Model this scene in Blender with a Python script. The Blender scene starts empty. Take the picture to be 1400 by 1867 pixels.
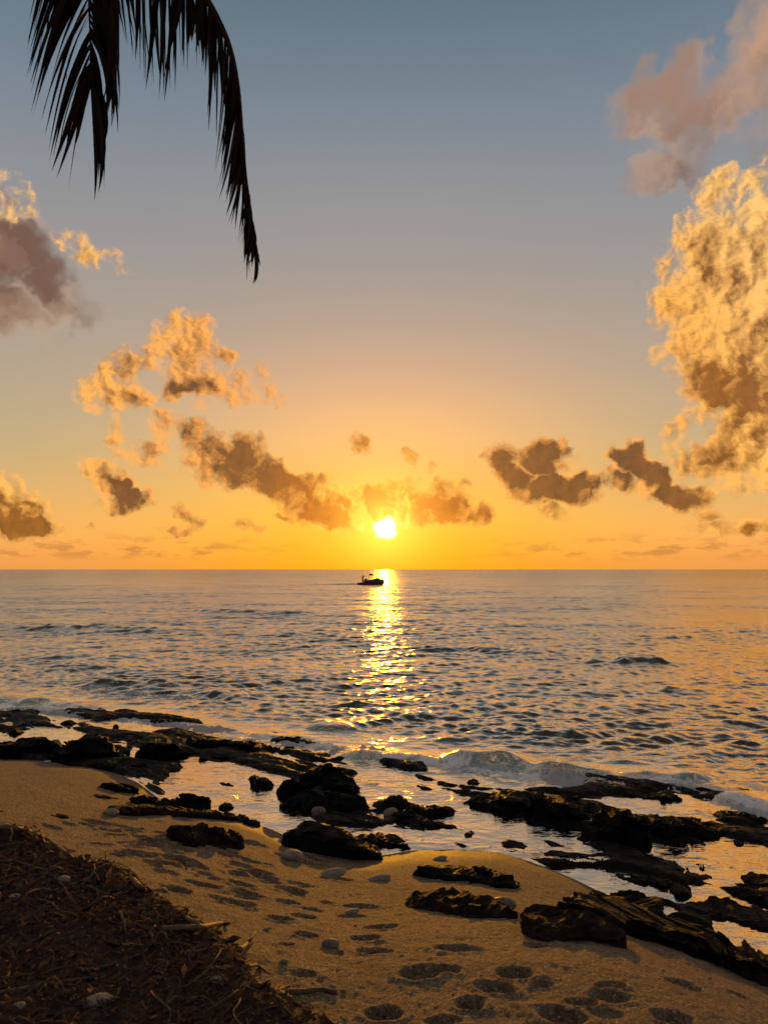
import bpy, math, random
import numpy as np
from mathutils import Vector, Matrix

scene = bpy.context.scene
COL = scene.collection
R = math.radians
PITCH = R(4.32)
FPX = 1384.0            # focal length in photograph pixels (1400 x 1867)
CAMZ = 3.6
SUN_EL, SUN_AZ = R(3.15), R(0.0)

# ------------------------------------------------------------------ camera
cam_data = bpy.data.cameras.new("camera")
cam = bpy.data.objects.new("camera", cam_data)
COL.objects.link(cam)
cam.location = (0, 0, CAMZ)
cam.rotation_euler = (R(90) + PITCH, 0, 0)
cam_data.sensor_fit = 'VERTICAL'
cam_data.sensor_height = 36.0
cam_data.lens = 36.0 * FPX / 1867.0
cam_data.clip_start = 0.05
cam_data.clip_end = 60000
cam_data.dof.use_dof = True
cam_data.dof.focus_distance = 13.0
cam_data.dof.aperture_fstop = 4.2
scene.camera = cam

# ------------------------------------------------------------------ render / exposure
scene.render.engine = 'CYCLES'
scene.view_settings.view_transform = 'Standard'
scene.view_settings.look = 'None'
scene.view_settings.exposure = 0.0
scene.view_settings.gamma = 1.0
scene.view_settings.use_curve_mapping = False
cy = scene.cycles
cy.max_bounces = 4
cy.diffuse_bounces = 2
cy.glossy_bounces = 3
cy.transmission_bounces = 2
cy.caustics_reflective = False
cy.caustics_refractive = False
cy.use_denoising = True
cy.use_adaptive_sampling = True
cy.adaptive_threshold = 0.02
cy.adaptive_min_samples = 8
cy.sample_clamp_indirect = 6.0

# ------------------------------------------------------------------ small helpers
def lin(r, g, b):
    def f(c):
        c /= 255.0
        return c / 12.92 if c <= 0.04045 else ((c + 0.055) / 1.055) ** 2.4
    return (f(r), f(g), f(b), 1.0)

def ray(px, py):
    cx = (px - 700.0) / FPX
    cyy = (933.5 - py) / FPX
    return (cx, math.cos(PITCH) - math.sin(PITCH) * cyy, math.sin(PITCH) + math.cos(PITCH) * cyy)

def at_depth(px, py, y):
    d = ray(px, py)
    k = y / d[1]
    return Vector((d[0] * k, y, CAMZ + d[2] * k))

def at_z(px, py, z):
    d = ray(px, py)
    k = (z - CAMZ) / d[2]
    return (d[0] * k, d[1] * k)

def azel(px, py):
    d = ray(px, py)
    n = math.sqrt(sum(c * c for c in d))
    return math.degrees(math.atan2(d[0], d[1])), math.degrees(math.asin(d[2] / n))

class NT:
    """tiny node-tree builder"""
    def __init__(self, tree):
        self.t = tree
        tree.nodes.clear()
    def n(self, typ, **kw):
        nd = self.t.nodes.new(typ)
        for k, v in kw.items():
            setattr(nd, k, v)
        return nd
    def put(self, sock, v):
        if v is None:
            return
        if hasattr(v, 'is_output') or isinstance(v, bpy.types.NodeSocket):
            self.t.links.new(v, sock)
        else:
            sock.default_value = v
    def m(self, op, a, b=None, c=None, clamp=False):
        nd = self.n('ShaderNodeMath', operation=op, use_clamp=clamp)
        for s, v in zip(nd.inputs, (a, b, c)):
            self.put(s, v)
        return nd.outputs[0]
    def v(self, op, a, b=None, scale=None):
        nd = self.n('ShaderNodeVectorMath', operation=op)
        self.put(nd.inputs[0], a)
        if b is not None:
            self.put(nd.inputs[1], b)
        if scale is not None:
            self.put(nd.inputs['Scale'], scale)
        return nd.outputs['Value'] if op in ('LENGTH', 'DOT_PRODUCT', 'DISTANCE') else nd.outputs['Vector']
    def noise(self, vec, scale, detail=4, rough=0.55, dist=0.0, lac=2.0, color=False, dim='3D'):
        nd = self.n('ShaderNodeTexNoise', noise_dimensions=dim)
        self.put(nd.inputs['Vector'], vec)
        nd.inputs['Scale'].default_value = scale
        nd.inputs['Detail'].default_value = detail
        nd.inputs['Roughness'].default_value = rough
        nd.inputs['Lacunarity'].default_value = lac
        nd.inputs['Distortion'].default_value = dist
        return nd.outputs['Color'] if color else nd.outputs[0]
    def ss(self, x, a, b, lo=0.0, hi=1.0):
        nd = self.n('ShaderNodeMapRange', interpolation_type='SMOOTHSTEP')
        self.put(nd.inputs[0], x)
        for i, q in enumerate((a, b, lo, hi)):
            self.put(nd.inputs[1 + i], q)
        return nd.outputs[0]
    def lerp(self, x, a, b, lo=0.0, hi=1.0):
        nd = self.n('ShaderNodeMapRange')
        for i, q in enumerate((x, a, b, lo, hi)):
            self.put(nd.inputs[i], q)
        return nd.outputs[0]
    def mix(self, f, a, b, typ='MIX'):
        nd = self.n('ShaderNodeMix', data_type='RGBA', blend_type=typ)
        self.put(nd.inputs[0], f)
        self.put(nd.inputs[6], a)
        self.put(nd.inputs[7], b)
        return nd.outputs[2]
    def ramp(self, x, stops, interp='LINEAR'):
        nd = self.n('ShaderNodeValToRGB')
        cr = nd.color_ramp
        cr.interpolation = interp
        while len(cr.elements) < len(stops):
            cr.elements.new(0.5)
        for e, (p, c) in zip(cr.elements, stops):
            e.position = p
        for e, (p, c) in zip(cr.elements, stops):
            e.color = c
        self.put(nd.inputs[0], x)
        return nd.outputs[0]
    def xyz(self, v):
        nd = self.n('ShaderNodeSeparateXYZ')
        self.put(nd.inputs[0], v)
        return nd.outputs
    def comb(self, x, y, z=0.0):
        nd = self.n('ShaderNodeCombineXYZ')
        for s, v in zip(nd.inputs, (x, y, z)):
            self.put(s, v)
        return nd.outputs[0]

# ------------------------------------------------------------------ sky (world)
world = bpy.data.worlds.new("World")
scene.world = world
world.use_nodes = True
world.cycles.sampling_method = 'MANUAL'
world.cycles.sample_map_resolution = 1024

def build_sky():
    g = NT(world.node_tree)
    tc = g.n('ShaderNodeTexCoord')
    d = g.v('NORMALIZE', tc.outputs['Generated'])
    X, Y, Z = g.xyz(d)
    az = g.m('MULTIPLY', g.m('ARCTAN2', X, Y), 57.29578)
    el = g.m('MULTIPLY', g.m('ARCSINE', Z), 57.29578)
    P = g.comb(az, el, 1.0)
    sdir = (math.sin(SUN_AZ) * math.cos(SUN_EL), math.cos(SUN_AZ) * math.cos(SUN_EL), math.sin(SUN_EL))
    sang = g.m('MULTIPLY', g.m('ARCCOSINE', g.m('MINIMUM', g.v('DOT_PRODUCT', d, sdir), 0.9999999)), 57.29578)
    # clear air: one elevation ramp towards the sun, one to the sides
    e01 = g.m('DIVIDE', g.m('MAXIMUM', el, 0.0), 90.0, clamp=True)
    def E(deg): return deg / 90.0
    near = g.ramp(e01, [(0, lin(255, 164, 0)), (E(1.6), lin(255, 174, 10)), (E(3.6), lin(255, 184, 45)), (E(5.7), lin(253, 186, 70)),
                        (E(7.8), lin(252, 186, 96)), (E(9.8), lin(248, 186, 115)), (E(12), lin(236, 181, 126)), (E(14.5), lin(214, 171, 136)),
                        (E(18), lin(186, 162, 142)), (E(22), lin(165, 154, 147)), (E(26), lin(153, 150, 150)), (E(32), lin(124, 136, 147)),
                        (E(39), lin(96, 116, 130)), (E(50), lin(78, 96, 106)), (1, lin(62, 76, 88))])
    side = g.ramp(e01, [(0, lin(238, 156, 82)), (E(1.0), lin(245, 164, 86)), (E(2.4), lin(252, 176, 96)), (E(3.8), lin(240, 178, 103)),
                        (E(5.7), lin(220, 176, 115)), (E(8), lin(200, 173, 125)), (E(10.5), lin(186, 168, 134)), (E(14), lin(177, 162, 140)),
                        (E(18), lin(168, 157, 145)), (E(22), lin(157, 151, 148)), (E(26), lin(143, 145, 150)), (E(32), lin(119, 133, 147)),
                        (E(39), lin(93, 112, 126)), (E(50), lin(76, 94, 104)), (1, lin(62, 76, 88))])
    back = g.ramp(e01, [(0, lin(150, 126, 128)), (E(8), lin(156, 138, 146)), (E(18), lin(128, 130, 146)), (E(40), lin(84, 104, 124)), (1, lin(55, 78, 100))])
    a2 = g.m('POWER', g.m('DIVIDE', az, 17.0), 2.0)
    fn = g.m('EXPONENT', g.m('MULTIPLY', a2, -1.0))
    sky = g.mix(fn, side, near)
    fb = g.ss(g.m('ABSOLUTE', az), 50.0, 140.0)
    sky = g.mix(fb, sky, back)
    # aureole round the sun
    gl1 = g.m('EXPONENT', g.m('MULTIPLY', g.m('POWER', g.m('DIVIDE', sang, 2.5), 1.3), -1.0))
    gl0 = g.m('EXPONENT', g.m('MULTIPLY', sang, -1.0 / 6.0))

    # ---- clouds, laid out in azimuth / elevation
    wn = g.noise(P, 0.55, 2.0, 0.5, color=True, dim='2D')
    warp = g.v('SCALE', g.v('SUBTRACT', wn, (0.5, 0.5, 0.5)), scale=1.7)
    warp = g.v('MULTIPLY', warp, (1, 1, 0))
    wn2 = g.noise(P, 2.3, 2.0, 0.5, color=True, dim='2D')
    warp2 = g.v('SCALE', g.v('SUBTRACT', wn2, (0.5, 0.5, 0.5)), scale=0.4)
    warp2 = g.v('MULTIPLY', warp2, (1, 1, 0))
    PW = g.v('ADD', P, g.v('ADD', warp, warp2))
    def field(blobs, vec):
        tree = bpy.data.node_groups.new("cloud_field", 'ShaderNodeTree')
        tree.interface.new_socket("Vector", in_out='INPUT', socket_type='NodeSocketVector')
        tree.interface.new_socket("Value", in_out='OUTPUT', socket_type='NodeSocketFloat')
        q_ = NT(tree)
        gi, go = q_.n('NodeGroupInput'), q_.n('NodeGroupOutput')
        vin = gi.outputs[0]
        acc = 0.0
        for (px, py, rx, ry, rot, w) in blobs:
            a, e = azel(px, py)
            k = 57.29578 / FPX
            if abs(rot) <= 12:
                V = q_.n('ShaderNodeVectorMath', operation='MULTIPLY_ADD')
                sx, sy = 1 / (rx * k), 1 / (ry * k)
                q_.put(V.inputs[0], vin)
                V.inputs[1].default_value = (sx, sy, 0)
                V.inputs[2].default_value = (-a * sx, -e * sy, 0)
                r2 = q_.v('DOT_PRODUCT', V.outputs[0], V.outputs[0])
            else:
                c_, s_ = math.cos(R(-rot)), math.sin(R(-rot))
                ax, ay = c_ / (rx * k), s_ / (rx * k)
                bx, by = -s_ / (ry * k), c_ / (ry * k)
                A = q_.v('DOT_PRODUCT', vin, (ax, ay, -(ax * a + ay * e)))
                B = q_.v('DOT_PRODUCT', vin, (bx, by, -(bx * a + by * e)))
                r2 = q_.m('MULTIPLY_ADD', A, A, q_.m('MULTIPLY', B, B))
            acc = q_.m('MAXIMUM', q_.m('MULTIPLY_ADD', r2, -w, w), acc)
        q_.put(go.inputs[0], acc)
        nd = g.n('ShaderNodeGroup')
        nd.node_tree = tree
        g.put(nd.inputs[0], vec)
        return nd.outputs[0]
    LIT = [  # px, py, rx, ry, rot (clockwise in the picture), weight : bright cumulus
        (1330, 500, 135, 130, 0, 1.5), (1410, 455, 110, 150, 0, 1.5), (1290, 560, 110, 130, 0, 1.5), (1335, 660, 115, 130, 0, 1.4),
        (1390, 590, 130, 220, 0, 1.4), (1310, 340, 48, 34, -10, 1.2), (1365, 345, 60, 40, 10, 1.2), (1190, 640, 24, 30, 0, 0.9),
        (1370, 770, 95, 70, 20, 1.1), (1228, 790, 34, 40, 40, 1.0), (1420, 760, 100, 140, 0, 1.4), (1260, 440, 60, 50, -30, 1.1),
        (1500, 600, 170, 260, 0, 1.4), (1270, 620, 60, 70, 0, 1.0),
        (340, 640, 80, 85, 30, 1.25), (345, 600, 72, 36, -5, 1.0), (372, 700, 110, 44, 12, 1.2), (410, 648, 34, 26, 40, 0.9),
        (480, 705, 60, 52, 20, 0.62), (212, 716, 74, 44, 5, 1.25), (170, 698, 34, 18, 10, 0.7), (212, 795, 30, 38, 20, 0.95),
        (262, 826, 66, 30, 5, 1.0), (300, 770, 42, 34, 20, 1.0), (190, 868, 62, 32, 30, 0.95), (150, 455, 66, 28, 25, 0.7), (205, 475, 46, 26, 15, 0.55), (18, 335, 46, 32, 10, 0.55),
        (25, 370, 58, 40, 20, 0.4), (1150, 835, 56, 36, 20, 0.9), (5, 885, 44, 40, 0, 0.9), (40, 930, 60, 44, 10, 0.9),
        (1020, 880, 80, 36, 10, 0.7), (705, 915, 70, 46, 20, 0.95), (610, 905, 60, 46, 30, 0.9), (1290, 860, 90, 46, 20, 0.85), (1400, 850, 60, 60, 0, 0.9), (1180, 880, 70, 40, 30, 0.8),
    ]
    DARK = [
        (400, 835, 92, 52, 30, 1.35), (365, 800, 52, 44, 20, 1.0), (448, 815, 42, 36, 10, 1.2), (480, 868, 110, 46, 22, 1.4), (540, 890, 70, 40, 15, 1.2),
        (395, 870, 62, 30, 20, 0.8), (590, 935, 100, 40, 16, 1.2), (575, 880, 38, 28, 20, 0.85),
        (740, 915, 110, 48, 10, 1.15), (800, 930, 105, 38, 6, 1.25), (820, 900, 44, 30, 30, 0.95), (878, 935, 40, 26, 10, 0.95),
        (985, 832, 82, 36, 8, 1.3), (918, 832, 42, 44, 10, 1.1), (935, 875, 74, 34, 45, 1.2), (1020, 892, 98, 34, 12, 1.2), (1065, 905, 44, 20, 10, 0.9),
        (1003, 933, 44, 18, 15, 0.95), (660, 808, 34, 26, 30, 0.72), (745, 832, 32, 16, 15, 0.65), (790, 850, 20, 13, 0, 0.55), (850, 882, 26, 16, 0, 0.62),
        (1150, 832, 40, 26, 10, 0.9), (1180, 865, 70, 30, 42, 1.05), (1245, 910, 60, 28, -8, 1.15), (1125, 878, 44, 22, 30, 0.85),
        (1330, 830, 90, 44, 10, 0.7), (1400, 710, 70, 110, 0, 0.85), (1290, 690, 50, 44, 0, 0.7), (1268, 440, 34, 22, -35, 0.6), (1315, 500, 56, 32, 30, 0.6), (1340, 545, 36, 46, 0, 0.6), (1392, 600, 60, 44, 0, 0.75), (1370, 800, 90, 50, 10, 0.9), (1395, 480, 44, 26, 20, 0.45),
        (1360, 958, 60, 22, 5, 0.75), (1290, 940, 40, 14, 0, 0.6), (1285, 960, 50, 10, 0, 0.55),
        (235, 915, 62, 22, 12, 1.0), (205, 885, 44, 22, 30, 0.8), (342, 942, 46, 20, 25, 0.95), (335, 966, 50, 10, 0, 0.62), (448, 956, 42, 14, 5, 0.72), (520, 950, 24, 14, 20, 0.72),
        (30, 962, 80, 24, 0, 1.15), (15, 930, 60, 32, 15, 1.0), (168, 962, 16, 12, 0, 0.5),
        (225, 655, 60, 36, -10, 0.7), (320, 715, 44, 24, 10, 0.5),
    ]
    SOFT = [  # hazy veils
        (30, 450, 120, 80, 35, 1.8), (95, 520, 110, 66, 40, 1.8), (20, 565, 100, 56, 0, 1.8), (70, 610, 100, 46, 10, 0.6), (-60, 500, 150, 140, 0, 1.2),
        (1190, 170, 110, 56, -18, 1.6), (1250, 130, 80, 60, 0, 1.4), (1390, 110, 80, 110, 0, 1.7), (1300, 190, 170, 64, 10, 1.2), (1260, 260, 140, 90, 10, 0.8),
        (1215, 315, 100, 52, 10, 1.2), (1460, 220, 160, 160, 0, 1.0),
    ]
    warpS = g.v('ADD', P, g.v('SCALE', warp, scale=1.8))
    PS = g.v('ADD', P, g.v('SCALE', g.v('ADD', warp, warp2), scale=0.45))
    def puff(vec, det):
        vo = g.n('ShaderNodeTexVoronoi', voronoi_dimensions='2D', feature='SMOOTH_F1')
        g.put(vo.inputs['Vector'], vec)
        vo.inputs['Scale'].default_value = 0.62
        vo.inputs['Detail'].default_value = min(det, 3.0)
        vo.inputs['Roughness'].default_value = 0.52
        vo.inputs['Lacunarity'].default_value = 2.2
        vo.inputs['Smoothness'].default_value = 0.35
        nz = g.noise(vec, 0.62, det + 3, 0.62, dim='2D')
        return g.m('ADD', g.m('MULTIPLY', nz, 0.72), g.m('MULTIPLY', g.m('SUBTRACT', 0.93, vo.outputs['Distance']), 0.24))
    f1s = puff(PS, 1.6)
    f1 = g.m('ADD', f1s, g.m('MULTIPLY', g.m('SUBTRACT', g.noise(PS, 5.5, 4.0, 0.60, dim='2D'), 0.5), 0.13))
    # towards the sun: the same billows a little nearer the light give the lit side
    tos = g.v('NORMALIZE', g.v('SUBTRACT', (math.degrees(SUN_AZ), math.degrees(SUN_EL), 1.0), P))
    P2 = g.v('ADD', PS, g.v('SCALE', g.v('ADD', tos, (0, 0.9, 0)), scale=0.38))
    f2 = puff(P2, 1.6)
    grad = g.m('SUBTRACT', g.m('ADD', f1s, g.m('MULTIPLY', g.m('SUBTRACT', f1, f1s), 0.35)), f2)                                  # >0: thinner towards the light
    f3 = g.noise(PW, 0.2, 3.0, 0.55, dim='2D')
    sn = g.noise(warpS, 0.16, 5.0, 0.52, dim='2D')
    s01 = g.m('DIVIDE', sang, 40.0, clamp=True)
    litc = g.ramp(s01, [(0, lin(255, 236, 120)), (0.06, lin(255, 206, 70)), (0.14, lin(255, 180, 72)), (0.25, lin(248, 162, 74)), (0.45, lin(248, 166, 82)), (0.65, lin(255, 182, 86)), (0.85, lin(255, 198, 116)), (1, lin(240, 196, 142))])
    shc = g.ramp(s01, [(0, lin(255, 178, 20)), (0.06, lin(240, 126, 4)), (0.14, lin(190, 96, 12)), (0.25, lin(134, 78, 30)), (0.45, lin(122, 76, 42)), (0.65, lin(160, 98, 36)), (1, lin(138, 100, 74))])
    near_h = g.m('ADD', 0.1, g.m('MULTIPLY', g.ss(el, 0.2, 2.6), 0.9))
    # low bank of distant small clouds over the horizon
    hv = g.v('MULTIPLY', P, (0.42, 1.5, 1.0))
    hn = g.noise(hv, 1.0, 6.0, 0.6, dim='2D')
    hb = g.m('MULTIPLY', g.ss(el, 0.35, 1.3), g.ss(el, 3.0, 1.4))
    hal = g.m('MULTIPLY', g.m('MULTIPLY', g.ss(hn, 0.47, 0.66), hb), g.m('MULTIPLY', g.ss(sang, 4.0, 14.0), 0.55))
    hcol = g.mix(0.5, lin(214, 138, 72), shc)
    gold = g.mix(1.0, sky, g.v('SCALE', (1.0, 0.50, 0.02), scale=g.m('MULTIPLY', gl0, 0.06)), 'ADD')
    base = g.mix(hal, gold, hcol)
    gcol = g.v('SCALE', (1.0, 0.66, 0.10), scale=g.m('MULTIPLY', gl1, 0.85))
    sw = g.m('ADD', sang, g.m('MULTIPLY', g.m('SUBTRACT', f1, 0.5), 1.3))
    disc = g.ss(sw, 0.92, 0.42)
    front = g.v('ADD', gcol, g.v('SCALE', (3.0, 2.4, 1.1), scale=disc))
    # Nishita air adds the physical share all round
    ns = g.n('ShaderNodeTexSky', sky_type='NISHITA')
    ns.sun_disc = False
    ns.sun_elevation = SUN_EL
    ns.sun_rotation = SUN_AZ
    ns.air_density = 1.0
    ns.dust_density = 2.0
    ns.ozone_density = 1.5
    nis = g.v('SCALE', ns.outputs[0], scale=0.05)
    low = g.ss(el, -0.6, -0.05)

    def leaf(lit, dark, soft, generic):
        col = base
        if soft:
            FS = field(soft, warpS)
            sd = g.m('MULTIPLY', g.m('ADD', FS, g.m('MULTIPLY', g.m('SUBTRACT', sn, 0.52), 2.8)), g.ss(FS, 0.0, 0.9))
            salpha = g.m('MULTIPLY', g.ss(sd, 0.0, 1.9), 0.92)
            sedge = g.m('ADD', g.m('MULTIPLY', g.ss(f3, 0.36, 0.60), 0.75), g.m('MULTIPLY', g.ss(sd, 0.6, 2.2), 0.30))
            up = g.ss(el, 24.0, 31.0)
            sedge = g.m('ADD', sedge, g.m('MULTIPLY', g.m('SUBTRACT', 1.0, up), g.m('MULTIPLY', g.ss(sd, 0.3, 1.6), 0.6)), clamp=True)
            scol = g.mix(sedge, g.mix(up, lin(206, 164, 128), lin(210, 162, 122)), g.mix(up, lin(116, 80, 64), lin(164, 126, 104)))
            col = g.mix(salpha, col, scol)
        if lit or dark or generic:
            FL = field(lit, PW) if lit else 0.0
            if generic:
                gen = g.noise(P, 0.075, 2.0, 0.5, dim='2D')
                outside = g.m('MAXIMUM', g.ss(g.m('ABSOLUTE', az), 29.0, 36.0), g.ss(el, 40.0, 46.0))
                FL = g.m('ADD', FL, g.m('MULTIPLY', g.m('MULTIPLY', g.ss(gen, 0.54, 0.72), outside), 1.1))
            FD = g.m('MULTIPLY', field(dark, PW), 1.2) if dark else 0.0
            F = g.m('ADD', FL, FD)
            dens = g.m('ADD', F, g.m('MULTIPLY', g.m('SUBTRACT', f1, 0.43), 2.7))
            dens = g.m('MULTIPLY', dens, g.ss(F, 0.0, 0.35))
            alpha = g.m('MULTIPLY', g.ss(dens, 0.06, 1.05), near_h)
            core = g.ss(dens, 0.4, 1.8)
            kd = g.ss(g.m('DIVIDE', FD, g.m('ADD', g.m('ADD', g.m('MINIMUM', FL, 1.1), FD), 0.05)), 0.1, 0.75)
            # 0 = lit, 1 = shade
            sh = g.m('MULTIPLY_ADD', kd, g.m('ADD', 0.36, g.m('MULTIPLY', core, 0.42)), g.m('MULTIPLY', core, 0.22))
            sh = g.m('ADD', sh, g.m('MULTIPLY', g.m('SUBTRACT', f3, 0.44), g.m('MULTIPLY', core, 3.4)))
            sh = g.m('SUBTRACT', sh, g.m('MULTIPLY', grad, 2.7), clamp=True)
            relief = g.m('MINIMUM', g.m('MAXIMUM', g.m('MULTIPLY_ADD', grad, 1.2, 0.98), 0.74), 1.10)
            col = g.mix(alpha, col, g.v('SCALE', g.mix(sh, litc, shc), scale=relief))
        col = g.v('ADD', col, front)
        tot = g.v('ADD', g.v('SCALE', col, scale=9.3), nis)
        tot = g.mix(low, lin(90, 62, 48), tot)
        bg = g.n('ShaderNodeBackground')
        g.put(bg.inputs[0], tot)
        bg.inputs[1].default_value = 0.105
        return bg.outputs[0]

    def pick(blobs, a0, a1, e0, e1):
        out = []
        for q in blobs:
            a, e = azel(q[0], q[1])
            r = max(q[2], q[3]) * 57.3 / FPX + 2.2
            if a + r > a0 and a - r < a1 and e + r > e0 and e - r < e1:
                out.append(q)
        return out
    def either(f, lo, hi):
        mx = g.n('ShaderNodeMixShader')
        g.put(mx.inputs[0], f)
        g.t.links.new(lo, mx.inputs[1])
        g.t.links.new(hi, mx.inputs[2])
        return mx.outputs[0]
    def reg(a0, a1, e0, e1):
        return leaf(*[pick(B, a0, a1, e0, e1) for B in (LIT, DARK, SOFT)], generic=(a0 < -29 or a1 > 29))
    EM, AL, AR = 14.2, -6.0, 8.8
    high = g.m('GREATER_THAN', el, EM)
    lft = either(high, reg(-36, AL, -2, EM), reg(-36, AL, EM, 46))
    rgt = either(high, reg(AR, 36, -2, EM), reg(AR, 36, EM, 46))
    mid = either(high, reg(AL, AR, -2, EM), reg(AL, AR, EM, 46))
    inner = either(g.m('GREATER_THAN', az, AR), either(g.m('LESS_THAN', az, AL), mid, lft), rgt)
    rest = leaf([], [], [], True)
    isout = g.m('MAXIMUM', g.m('GREATER_THAN', g.m('ABSOLUTE', az), 36.0), g.m('GREATER_THAN', el, 46.0))
    out = g.n('ShaderNodeOutputWorld')
    g.t.links.new(either(isout, inner, rest), out.inputs[0])
build_sky()

# ------------------------------------------------------------------ sun
sun_data = bpy.data.lights.new("sun", 'SUN')
sun_data.energy = 2.1
sun_data.color = (1.0, 0.40, 0.014)
sun_data.angle = R(0.55)
sun = bpy.data.objects.new("sun", sun_data)
COL.objects.link(sun)
sdv = Vector((math.sin(SUN_AZ) * math.cos(SUN_EL), math.cos(SUN_AZ) * math.cos(SUN_EL), math.sin(SUN_EL)))
sun.rotation_euler = sdv.to_track_quat('Z', 'Y').to_euler()

# ------------------------------------------------------------------ numpy noise
def _hash(ix, iy, iz, seed):
    h = (ix.astype(np.uint32) * np.uint32(374761393) + iy.astype(np.uint32) * np.uint32(668265263)
         + iz.astype(np.uint32) * np.uint32(2147483647) + np.uint32(seed * 974711 + 12345))
    h = (h ^ (h >> np.uint32(13))) * np.uint32(1274126177)
    h = (h ^ (h >> np.uint32(16))) * np.uint32(2246822519)
    return ((h ^ (h >> np.uint32(15))) & np.uint32(0xFFFFFF)).astype(np.float64) / 8388607.5 - 1.0

def vnoise(x, y, z=None, seed=0):
    x = np.asarray(x, float); y = np.asarray(y, float)
    three = z is not None
    ix = np.floor(x).astype(np.int64); iy = np.floor(y).astype(np.int64)
    fx = x - ix; fy = y - iy
    fx = fx * fx * fx * (fx * (fx * 6 - 15) + 10); fy = fy * fy * fy * (fy * (fy * 6 - 15) + 10)
    if three:
        z = np.asarray(z, float)
        iz = np.floor(z).astype(np.int64); fz = z - iz
        fz = fz * fz * fz * (fz * (fz * 6 - 15) + 10)
    else:
        iz = np.zeros_like(ix); fz = None
    def layer(k):
        a = _hash(ix, iy, iz + k, seed); b = _hash(ix + 1, iy, iz + k, seed)
        c = _hash(ix, iy + 1, iz + k, seed); d = _hash(ix + 1, iy + 1, iz + k, seed)
        return (a + (b - a) * fx) * (1 - fy) + (c + (d - c) * fx) * fy
    l0 = layer(0)
    return l0 if not three else l0 + (layer(1) - l0) * fz

def fbm(x, y, z=None, oct=4, gain=0.5, seed=0, ridge=False):
    s = 0.0; a = 1.0; t = 0.0; f = 1.0
    for o in range(oct):
        n = vnoise(x * f + 17.3 * o, y * f - 9.1 * o, None if z is None else z * f + 4.7 * o, seed + o)
        if ridge:
            n = 1 - 2 * np.abs(n)
        s = s + a * n; t += a; a *= gain; f *= 2.03
    return s / t

def sstep(x, a, b):
    t = np.clip((np.asarray(x, float) - a) / (b - a), 0, 1)
    return t * t * (3 - 2 * t)

# ------------------------------------------------------------------ object helpers
def mesh_obj(name, verts, faces, mat, parent=None, smooth=True, attrs=None):
    me = bpy.data.meshes.new(name)
    verts = np.asarray(verts, dtype=np.float32)
    if isinstance(faces, np.ndarray) and faces.ndim == 2:
        n, k = faces.shape
        me.vertices.add(len(verts))
        me.vertices.foreach_set('co', verts.ravel())
        me.loops.add(n * k)
        me.loops.foreach_set('vertex_index', faces.astype(np.int32).ravel())
        me.polygons.add(n)
        me.polygons.foreach_set('loop_start', np.arange(0, n * k, k, dtype=np.int32))
        me.update(calc_edges=True)
    else:
        me.from_pydata([tuple(map(float, v)) for v in verts], [], [tuple(map(int, f)) for f in faces])
    if smooth:
        me.polygons.foreach_set('use_smooth', np.ones(len(me.polygons), dtype=bool))
    if attrs:
        for k, v in attrs.items():
            at = me.attributes.new(k, 'FLOAT', 'POINT')
            at.data.foreach_set('value', np.asarray(v, dtype=np.float32))
    me.materials.append(mat)
    ob = bpy.data.objects.new(name, me)
    COL.objects.link(ob)
    if parent:
        ob.parent = parent
    return ob

def grid_faces(nr, nc):
    i = np.arange(nr - 1)[:, None] * nc + np.arange(nc - 1)[None, :]
    i = i.ravel()
    return np.stack([i, i + 1, i + nc + 1, i + nc], 1)

def tag(o, label=None, cat=None, group=None, kind=None):
    if label: o['label'] = label
    if cat: o['category'] = cat
    if group: o['group'] = group
    if kind: o['kind'] = kind
    return o

def empty(name, loc):
    o = bpy.data.objects.new(name, None)
    COL.objects.link(o)
    o.location = loc
    return o

def new_mat(name):
    m = bpy.data.materials.new(name)
    m.use_nodes = True
    g = NT(m.node_tree)
    b = g.n('ShaderNodeBsdfPrincipled')
    o = g.n('ShaderNodeOutputMaterial')
    g.t.links.new(b.outputs[0], o.inputs[0])
    return m, g, b

def bump(g, b, h, strength, dist):
    n = g.n('ShaderNodeBump')
    n.inputs['Strength'].default_value = strength
    n.inputs['Distance'].default_value = dist
    g.put(n.inputs['Height'], h)
    g.t.links.new(n.outputs[0], b.inputs['Normal'])
    return n

# ------------------------------------------------------------------ materials
def geo_pos(g):
    return g.n('ShaderNodeNewGeometry').outputs['Position']

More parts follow.
